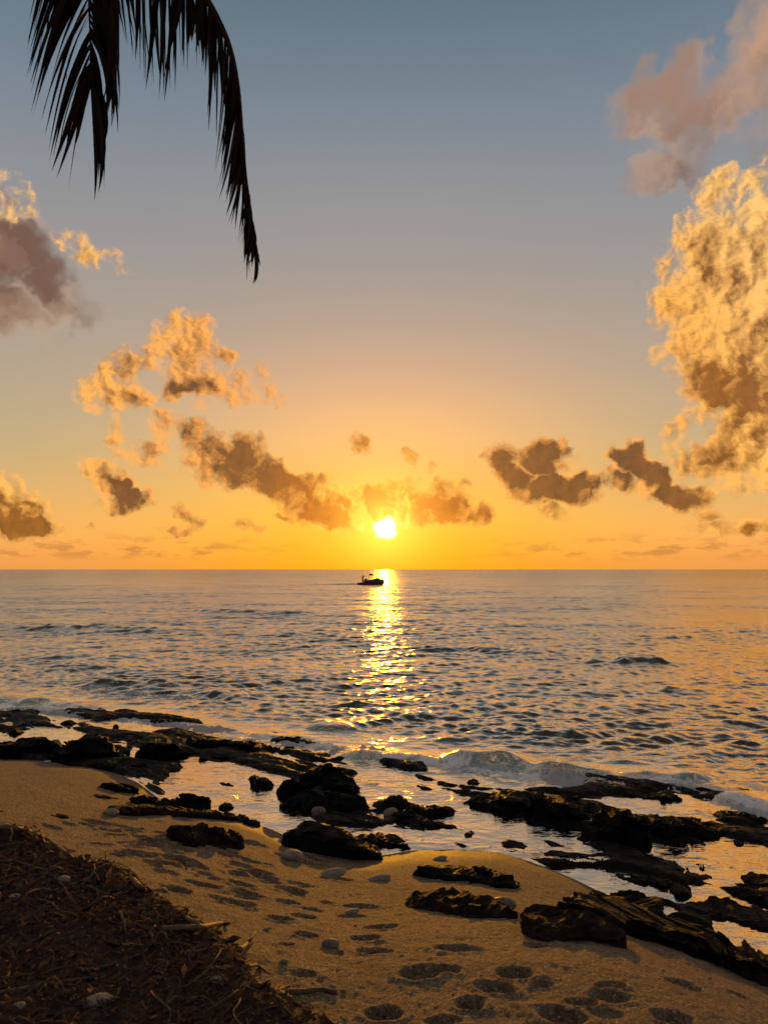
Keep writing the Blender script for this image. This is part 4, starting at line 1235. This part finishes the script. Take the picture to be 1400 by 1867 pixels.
for i, q in enumerate([
    ("pale oval stone lying on the upper bank above the wavy root", 116, 1609, 32, .6, .45),
    ("grey stone at the left edge of the bank", 26, 1640, 24, .6, .5),
    ("large pale stone near the bottom of the bank", 178, 1830, 50, .6, .4),
    ("orange-lit stone at the bottom left of the bank", 34, 1839, 26, .7, .5),
    ("round stone on the right part of the bank", 340, 1744, 18, .8, .7),
    ("flat stone below the round bank stone", 394, 1788, 24, .6, .4),
    ("stone on the lower right rim of the bank", 470, 1797, 22, .6, .45),
    ("little pale stone beside the rim stone", 450, 1799, 12, .8, .7),
]):
    lab, px, py, w, asp, fl = q
    b = bank_pt(px, py)
    pebble(lab, px, py, w, asp, fl, 'pebble', 140 + i, z=b[2], rot=(i * 53) % 60 - 30, group='stones on the soil bank')

def scatter_litter():
    rr = np.random.RandomState(5)
    V = []; F = []; n = 0
    yc = rr.uniform(1.9, 6.0, 60000)
    xc = rr.uniform(-3.6, 0.25, 60000)
    keep = (xc > -0.62 * yc - 0.3) & (bank_edge_y(xc) - yc > -0.62 * rr.rand(60000) ** 3 - 0.08)
    xc, yc = xc[keep][:17000], yc[keep][:17000]
    zc = np.maximum(bank_z(xc, yc), sand_base(xc, yc) - 0.01) + 0.012 + 0.02 * rr.rand(len(xc))
    for x, y, z in zip(xc, yc, zc):
        kind = rr.rand()
        th = rr.uniform(0, 6.28)
        tilt = rr.randn() * 0.35
        c, s = math.cos(th), math.sin(th)
        if kind < 0.45:           # fibre or twig: thin three-sided prism, bent
            L = rr.uniform(0.015, 0.08) * (1.8 if rr.rand() < 0.06 else 1); w = rr.uniform(0.0010, 0.0030)
            pr = []
            for t, zz in ((-.5, -.2), (0, .12), (.5, -.1)):
                for k in range(3):
                    a = 2.094 * k
                    pr.append((t * L, w * math.cos(a) + 0.12 * L * (t * t) * rr.randn() * .6, w * math.sin(a) + zz * L * 0.25 + t * L * tilt))
            fs = []
            for i in range(2):
                for k in range(3):
                    fs += [(i * 3 + k, i * 3 + (k + 1) % 3, i * 3 + 3 + (k + 1) % 3), (i * 3 + k, i * 3 + 3 + (k + 1) % 3, i * 3 + 3 + k)]
        else:                     # curled leaf scrap
            L = rr.uniform(0.012, 0.042) * (2.4 if rr.rand() < 0.05 else 1); w = L * rr.uniform(0.22, 0.55)
            cu = rr.uniform(0.1, 0.5) * L
            pr = [(-L / 2, 0, 0), (0, -w / 2, cu * .5), (L / 2, 0, cu * rr.rand()), (0, w / 2, cu * .6), (0, 0, -cu * .2)]
            pr = [(p[0], p[1], p[2] + p[0] * tilt) for p in pr]
            fs = [(0, 1, 4), (1, 2, 4), (2, 3, 4), (3, 0, 4)]
        P = np.array(pr)
        Q = np.stack([P[:, 0] * c - P[:, 1] * s + x, P[:, 0] * s + P[:, 1] * c + y, P[:, 2] + z], 1)
        V.append(Q); F.append(np.array(fs) + n); n += len(pr)
    o = mesh_obj("plant_litter", np.concatenate(V), np.concatenate(F), M['litter'], smooth=False)
    tag(o, "matted dead fibres and leaf scraps covering the soil bank", 'litter', None, 'stuff')
scatter_litter()

def root_tangle():
    rr = np.random.RandomState(61)
    V = []; F = []; n = 0
    for k in range(260):
        y = rr.uniform(2.2, 5.4); x = rr.uniform(-0.56 * y - .1, min(0.1, 0.3 - 0.2 * y + 0.8 * rr.rand()))
        if float(bank_edge_y(x)) - y < -0.12:
            continue
        th = rr.uniform(-0.9, 0.5) if rr.rand() < .7 else rr.uniform(0, 6.28)
        L = rr.uniform(0.10, 0.45)
        m_ = 5
        px_, py_ = [x], [y]
        for q in range(m_ - 1):
            th += rr.randn() * 0.45
            px_.append(px_[-1] + L / m_ * math.cos(th)); py_.append(py_[-1] + L / m_ * math.sin(th))
        zz = bank_z(np.array(px_), np.array(py_)) + 0.025 + 0.035 * np.sin(np.linspace(0, 3.1, m_)) * rr.uniform(-.3, 1.4)
        r = rr.uniform(.0018, .0055)
        v, f = tube(list(zip(px_, py_, zz)), list(np.linspace(r, r * .5, m_)), seg=5, res=4, seed=k)
        for ff in f:
            if len(ff) == 4:
                F.append(tuple(i + n for i in ff))
        V += v; n += len(v)
    o = mesh_obj("root_mat", V, F, M['root'])
    tag(o, "tangled mat of thin dry roots over the soil bank", 'roots', None, 'stuff')
root_tangle()

# ------------------------------------------------------------------ palm
palm = empty('palm_tree', (-2.7, 2.3, float(bank_z(-2.7, 2.3))))
tag(palm, "palm hanging two dark drooping fronds into the top left", 'palm')
crown_top = Vector((-2.5, 2.5, 8.3))
def to_local(v):
    return np.asarray(v, float) - np.array(palm.location)
def build_trunk():
    pts = [palm.location + Vector((0, 0, -0.3)), palm.location + Vector((-.05, 0.02, 1.2)), palm.location + Vector((-.02, .05, 3.2)), palm.location + Vector((.1, .1, 5.2)), crown_top]
    V, F = tube([tuple(p) for p in pts], [.20, .15, .13, .12, .14], seg=20, res=16, knob=0.06, seed=9)
    V = np.array(V)
    mesh_obj('trunk', to_local(V), F, M['trunk'], palm)
build_trunk()

def leaflet_mesh(att, tip, ctrl, w, twist=0.0, n=9):
    """V-folded strip from att to tip"""
    A, B, C = np.array(att), np.array(ctrl), np.array(tip)
    V = []
    for i in range(n):
        t = i / (n - 1)
        p = (1 - t) ** 2 * A + 2 * t * (1 - t) * B + t * t * C
        dv = 2 * (1 - t) * (B - A) + 2 * t * (C - B)
        dv = dv / (np.linalg.norm(dv) + 1e-9)
        side = np.cross(dv, np.array([math.sin(twist + 0.8 * t), -math.cos(twist + 0.8 * t), 0.0]))
        side = side / (np.linalg.norm(side) + 1e-9)
        nrm = np.cross(side, dv)
        ww = w * (0.45 + 0.55 * min(1, t * 6)) * (1 - max(0, (t - 0.35) / 0.65) ** 1.6) + 0.0006
        V += [p - side * ww * 0.5 + nrm * ww * 0.16, p, p + side * ww * 0.5 + nrm * ww * 0.16]
    F = []
    for i in range(n - 1):
        for k in range(2):
            F.append((3 * i + k, 3 * i + k + 1, 3 * i + 4 + k, 3 * i + 3 + k))
    return np.array(V), F

def frond(path_px, rad, leaf_specs, seed):
    rr = np.random.RandomState(seed)
    pts = [crown_top] + [at_depth(*p) for p in path_px]
    V, F = tube([tuple(p) for p in pts], list(np.linspace(rad, 0.0012, len(pts))), seg=8, res=10, knob=0.03, seed=seed)
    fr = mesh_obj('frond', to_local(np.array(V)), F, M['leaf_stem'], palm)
    for (ax, ay, tx, ty, bx, by, w, dep) in leaf_specs:
        if rr.rand() < 0.07:
            continue                       # torn-off leaflets leave gaps
        bx += rr.uniform(-5, 5)
        if rr.rand() < 0.2:
            k_ = rr.uniform(0.55, 0.85)    # broken tips
            tx, ty = ax + (tx - ax) * k_, ay + (ty - ay) * k_
        A = at_depth(ax, ay, dep + rr.uniform(-.02, .02))
        T = at_depth(tx, ty, dep + rr.uniform(-.22, .22))
        Bz = at_depth(bx, by, dep + rr.uniform(-.1, .1))
        lv, lf = leaflet_mesh(A, T, Bz, w * dep / FPX, rr.uniform(-1.3, 1.3))
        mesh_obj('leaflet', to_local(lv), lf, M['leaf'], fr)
    return fr

rp = np.random.RandomState(8)
D1, D2 = 3.7, 3.9
# left frond: midrib hangs straight down, leaflets droop to both sides
sp = []
def lr_x(y): return float(np.interp(y, [-420, -200, 0, 145], [128, 156, 163, 167]))
for y in np.arange(-285, 146, 10.0):
    yy = y + rp.uniform(-3, 3)
    x = lr_x(yy)
    k = (yy + 100) / 240.0
    tx = max(46 + 76 * k, 50 + 10 * rp.rand()) + rp.uniform(-9, 9)
    ty = 165 + 175 * k + rp.uniform(-34, 22)
    sp.append((x, yy, tx, ty, x + (tx - x) * 0.62, yy + (ty - yy) * 0.36, rp.uniform(6.5, 11), D1))
for y in np.arange(-285, 146, 8.0):
    yy = y + rp.uniform(-3, 3)
    x = lr_x(yy)
    k = (yy + 100) / 240.0
    if yy > 70:
        tx = rp.uniform(172, 192); ty = rp.uniform(262, 366)
        bx = x + rp.uniform(22, 34)
    else:
        tx = rp.uniform(186, 218) ; ty = 185 + 80 * k + rp.uniform(-60, 30)
        bx = 226 + rp.uniform(-16, 6)
    sp.append((x, yy, tx, ty, bx, yy + (ty - yy) * 0.5, rp.uniform(8, 12.5), D1))
for q in [(167, 140, 173, 366, 186, 250, 15, D1), (167, 142, 180, 352, 200, 250, 15, D1), (166, 130, 188, 300, 208, 220, 15, D1), (167, 144, 122, 338, 150, 220, 14, D1), (166, 138, 104, 325, 148, 200, 14, D1), (166, 132, 94, 315, 140, 190, 13, D1)]:
    sp.append(q)
frond([(40, -640, 3.0), (95, -520, 3.4), (128, -420, D1), (156, -200, D1), (163, 0, D1), (167, 146, D1)], 0.030, sp, 21)

# right frond: midrib arches over and down, leaflets hang off its inner side
sp = []
PX = [(150, -250), (230, -170), (305, -95), (358, -30), (395, 30), (420, 90), (434, 160), (441, 240), (447, 310), (457, 380), (465, 440), (468, 470)]
cum = np.concatenate([[0], np.cumsum([math.dist(PX[i], PX[i + 1]) for i in range(len(PX) - 1)])])
def rx(s): return float(np.interp(s, cum, [p[0] for p in PX])), float(np.interp(s, cum, [p[1] for p in PX]))
TIPS = [(150, -250, 215, 40), (230, -170, 250, 110), (262, -140, 268, 160), (290, -110, 290, 182), (330, -65, 330, 150), (358, -30, 352, 118), (380, 5, 372, 150), (395, 30, 381, 255), (420, 90, 398, 330), (434, 160, 402, 350), (441, 240, 414, 392), (447, 310, 428, 450), (457, 380, 444, 500), (465, 440, 456, 515), (468, 470, 468, 516)]
tc_ = [math.dist((PX[0]), (t[0], t[1])) for t in TIPS]
for s in np.arange(20, cum[-1], 7.4):
    x, y = rx(s)
    j = np.interp(y, [t[1] for t in TIPS], np.arange(len(TIPS)))
    tx = float(np.interp(j, np.arange(len(TIPS)), [t[2] for t in TIPS])) + rp.uniform(-9, 12)
    ty = float(np.interp(j, np.arange(len(TIPS)), [t[3] for t in TIPS])) + rp.uniform(-34, 6)
    bx = x + (tx - x) * 0.30 + rp.uniform(-3, 4)
    by = y + (ty - y) * 0.5
    sp.append((x, y, tx, ty, bx, by, rp.uniform(5, 8.5), D2))
    if y > 0 and rp.rand() < 0.6:       # the far row of leaflets, folded down behind the midrib
        tx2 = x + rp.uniform(-10, 8) + 8 * (y < 300)
        ty2 = y + rp.uniform(110, 190) * (1 if y < 330 else 0.6)
        lim = float(np.interp(ty2, [0, 100, 200, 300, 410, 520], [385, 426, 438, 445, 460, 469]))
        sp.append((x, y, min(tx2, lim), min(ty2, 518), min(x + 4, lim + 2), y + (ty2 - y) * .45, rp.uniform(6, 10), D2 + .1))
for (ax, ay, tx, ty) in [(253, -60, 247, 113), (268, -60, 255, 128), (276, -50, 276, 112), (290, -50, 266, 166), (300, -40, 290, 184), (312, -40, 275, 176), (318, -30, 300, 186), (326, -20, 298, 150), (334, -10, 304, 110), (345, -5, 340, 106), (352, 0, 348, 116), (360, 5, 359, 122), (366, 10, 371, 122), (372, 15, 356, 96), (255, -60, 263, 80)]:
    sp.append((ax, ay, tx, ty, ax + (tx - ax) * .3, ay + (ty - ay) * .45, rp.uniform(8, 13), D2))
frond([(-40, -560, 3.2)] + [(p[0], p[1], D2) for p in PX], 0.030, sp, 22)

# ------------------------------------------------------------------ fishing boat
def loft(sections, name, mat, parent):
    """closed skin through equal-length point loops"""
    n, m = len(sections), len(sections[0])
    V = [p for s in sections for p in s]
    F = []
    for i in range(n - 1):
        for k in range(m):
            F.append((i * m + k, i * m + (k + 1) % m, (i + 1) * m + (k + 1) % m, (i + 1) * m + k))
    F.append(tuple(range(m - 1, -1, -1)))
    F.append(tuple((n - 1) * m + k for k in range(m)))
    return mesh_obj(name, V, F, mat, parent, smooth=False)

def bar(p, q, r, name, mat, parent, seg=8):
    V, F = tube([p, ((p[0] + q[0]) / 2, (p[1] + q[1]) / 2, (p[2] + q[2]) / 2), q], [r, r, r], seg=seg, res=2, knob=0.0)
    return mesh_obj(name, V, F, mat, parent)

def slab(x0, x1, y0, y1, z0, z1, name, mat, parent, bev=0.15, crown=0.0):
    bx, by, bz = bev * (x1 - x0) * .5, bev * (y1 - y0) * .5, bev * (z1 - z0)
    def loop(z, ins):
        return [(x0 + ins * bx + bx, y0 + ins * by, z), (x1 - ins * bx - bx, y0 + ins * by, z), (x1 - ins * bx, y0 + by + ins * by, z), (x1 - ins * bx, y1 - by - ins * by, z),
                (x1 - ins * bx - bx, y1 - ins * by, z), (x0 + ins * bx + bx, y1 - ins * by, z), (x0 + ins * bx, y1 - by - ins * by, z), (x0 + ins * bx, y0 + by + ins * by, z)]
    return loft([loop(z0, .5), loop(z0 + bz, 0), loop(z1 - bz, 0), loop(z1, .6)], name, mat, parent)

def build_boat():
    bx, by = at_z(679, 1066.5, 0.0)
    k = by / FPX / 17.5                      # metres per pixel of the enlarged study
    root = empty('fishing_boat', (bx, by, 0.0))
    tag(root, "small dark fishing boat with canopy and mast below the sun", 'boat')
    def X(u): return (u - 680) * k
    def Zz(v): return (640 - v) * k
    hull = []
    for (u, top, hb, bot) in [(205, 566, .62, .10), (240, 566, .80, -.12), (350, 562, .92, -.25), (500, 548, 1.0, -.30), (540, 492, 1.02, -.32), (700, 486, 1.0, -.34), (850, 484, .84, -.32), (950, 482, .55, -.28), (1010, 478, .28, -.12), (1052, 474, .05, .55)]:
        x = X(u); zt = Zz(top)
        hull.append([(x, -hb, zt), (x, -hb * .96, zt * .55), (x - 0.0, -hb * .62, bot + .08), (x, 0, bot - .06), (x, hb * .62, bot + .08), (x, hb * .96, zt * .55), (x, hb, zt), (x, 0, zt + .03)])
    h = loft(hull, 'hull', M['hull'], root)
    for s in (-1, 1):
        V, F = tube([(X(545), s * 1.02, Zz(488)), (X(700), s * 1.01, Zz(482)), (X(850), s * .86, Zz(480)), (X(950), s * .57, Zz(478)), (X(1050), s * .06, Zz(470))], [.04] * 5, seg=6, res=3, knob=0)
        mesh_obj('gunwale', V, F, M['boat_dark'], h)
    # fore cabin: low hump
    cab = []
    for (u, top, hb) in [(715, 470, .7), (728, 440, .74), (790, 432, .74), (832, 412, .68), (880, 424, .6), (935, 448, .42), (965, 482, .28)]:
        x = X(u); zt = Zz(top); zb = Zz(490)
        cab.append([(x, -hb, zb), (x, -hb * .9, zb + (zt - zb) * .7), (x, -hb * .5, zt), (x, hb * .5, zt), (x, hb * .9, zb + (zt - zb) * .7), (x, hb, zb)])
    loft(cab, 'fore_cabin', M['boat_dark'], root)
    # wheel shelter
    for u in (590, 675):
        for s in (-.7, .7):
            bar((X(u), s, Zz(492)), (X(u), s, Zz(310)), .065, 'post', M['boat_dark'], root)
    slab(X(572), X(706), -.85, .85, Zz(332), Zz(286), 'shelter_roof', M['boat_cloth'], root, .25)
    slab(X(636), X(660), -.5, .5, Zz(490), Zz(440), 'console', M['boat_dark'], root)
    bar((X(700), 0, Zz(345)), (X(850), 0, Zz(346)), .035, 'boom', M['boat_dark'], root)
    bar((X(832), 0, Zz(416)), (X(832), 0, Zz(212)), .03, 'mast', M['boat_dark'], root)
    slab(X(816), X(850), -.06, .06, Zz(290), Zz(222), 'lamp_cluster', M['boat_dark'], root)
    bar((X(534), 0.3, Zz(500)), (X(532), 0.3, Zz(96)), .02, 'antenna', M['boat_dark'], root)
    # stern canopy
    for u in (362, 386):
        for s in (-.65, .65):
            bar((X(u), s, Zz(566)), (X(u), s, Zz(365)), .07, 'post', M['boat_dark'], root)
    bar((X(310), .5, Zz(566)), (X(308), .5, Zz(362)), .025, 'fishing_rod', M['boat_dark'], root)
    slab(X(352), X(492), -.85, .85, Zz(372), Zz(350), 'stern_canopy', M['boat_cloth'], root, .3)
    eng = slab(X(408), X(522), -.6, .6, Zz(600), Zz(478), 'engine_box', M['boat_dark'], root, .25)
    slab(X(430), X(512), -.4, .4, Zz(480), Zz(440), 'engine_cover', M['boat_dark'], root, .35)
    slab(X(540), X(575), -.55, .55, Zz(492), Zz(470), 'seat', M['boat_dark'], root, .3)
build_boat()

# ------------------------------------------------------------------ froth and spray in the surf
def build_froth():
    """ragged banks of froth: bubbly strips that break through the water in patches"""
    rr = np.random.RandomState(15)
    VV = []; FF = []; n = 0
    lines = [([(-40, 1284), (150, 1302), (330, 1320), (480, 1342)], .09, .34), ([(430, 1344), (560, 1358), (650, 1371)], .10, .36),
             ([(630, 1370), (670, 1368), (720, 1372)], .15, .24), ([(700, 1376), (820, 1392), (960, 1410), (1080, 1426), (1180, 1436)], .13, .42), ([(950, 1404), (1000, 1410), (1070, 1420)], .20, .36),
             ([(1140, 1424), (1260, 1436), (1330, 1452)], .09, .34), ([(1310, 1452), (1360, 1470), (1430, 1500)], .12, .26), ([(780, 1356), (880, 1360), (980, 1372)], .02, .3),
             ([(120, 1256), (240, 1264), (360, 1276)], .07, .5), ([(-60, 1268), (80, 1276), (170, 1290)], .07, .4)]
    for li, (pl, hh, wd) in enumerate(lines):
        pts = np.array([at_z(px, py, 0.05) for px, py in pl])
        seg = np.r_[0, np.cumsum(np.hypot(*np.diff(pts, axis=0).T))]
        m = max(30, int(seg[-1] / 0.022)); k = 34
        t = np.linspace(0, seg[-1], m)
        cx, cy_ = np.interp(t, seg, pts[:, 0]), np.interp(t, seg, pts[:, 1])
        dx, dy = np.gradient(cx), np.gradient(cy_)
        L = np.hypot(dx, dy)
        nx, ny = -dy / L, dx / L
        v = np.linspace(-1, 1, k)
        wob = 0.5 * fbm(t * 0.9, t * 0 + li * 7.7, oct=3, seed=500)
        X = cx[:, None] + nx[:, None] * (v[None, :] * wd + wob[:, None] * wd)
        Y = cy_[:, None] + ny[:, None] * (v[None, :] * wd + wob[:, None] * wd)
        env = (1 - v[None, :] ** 2) * sstep(t / seg[-1], 0, .12)[:, None] * sstep(t / seg[-1], 1, .88)[:, None]
        big = 0.5 + 0.9 * fbm(X * 1.6, Y * 1.6, oct=3, seed=510)
        bub = fbm(X * 9, Y * 9, oct=4, gain=0.62, seed=520, ridge=True)
        Z = hh * env * np.clip(big, 0, 2) * (0.55 + 0.75 * bub) + 0.03 * env * bub - 0.028
        base = wave_height(X, Y, X * 0 + 0.05) * sea_env(X, Y)[1]
        Z = Z + base * 0.9
        VV.append(np.stack([X, Y, Z], 2).reshape(-1, 3)); FF.append(grid_faces(m, k) + n); n += m * k
    # flung drops above the two splashes
    DV = []; DF = []; q = 0
    for (a, b, cnt, hh, wd) in [((640, 1364), (700, 1366), 420, .20, .16), ((970, 1406), (1070, 1420), 420, .14, .16), ((1330, 1458), (1410, 1488), 160, .08, .1)]:
        A, B = at_z(*a, 0.05), at_z(*b, 0.05)
        for k in range(cnt):
            t = rr.rand()
            x, y = A[0] + (B[0] - A[0]) * t + rr.randn() * wd, A[1] + (B[1] - A[1]) * t + rr.randn() * wd * .7
            z = 0.04 + abs(rr.randn()) * hh
            r = 0.003 + 0.008 * rr.rand() ** 3
            P = IV0 * r * (1 + .3 * rr.randn(12, 1))
            DV.append(P + np.array([x, y, z])); DF.append(IF0 + q); q += 12
    o = mesh_obj("sea_froth", np.concatenate(VV), np.concatenate(FF), M['foam'])
    tag(o, "white froth of breaking waves along the reef", 'froth', None, 'stuff')
    o = mesh_obj("sea_spray", np.concatenate(DV), np.concatenate(DF), M['foam'])
    tag(o, "fine drops of spray flung up by the breaking waves", 'spray', None, 'stuff')
build_froth()
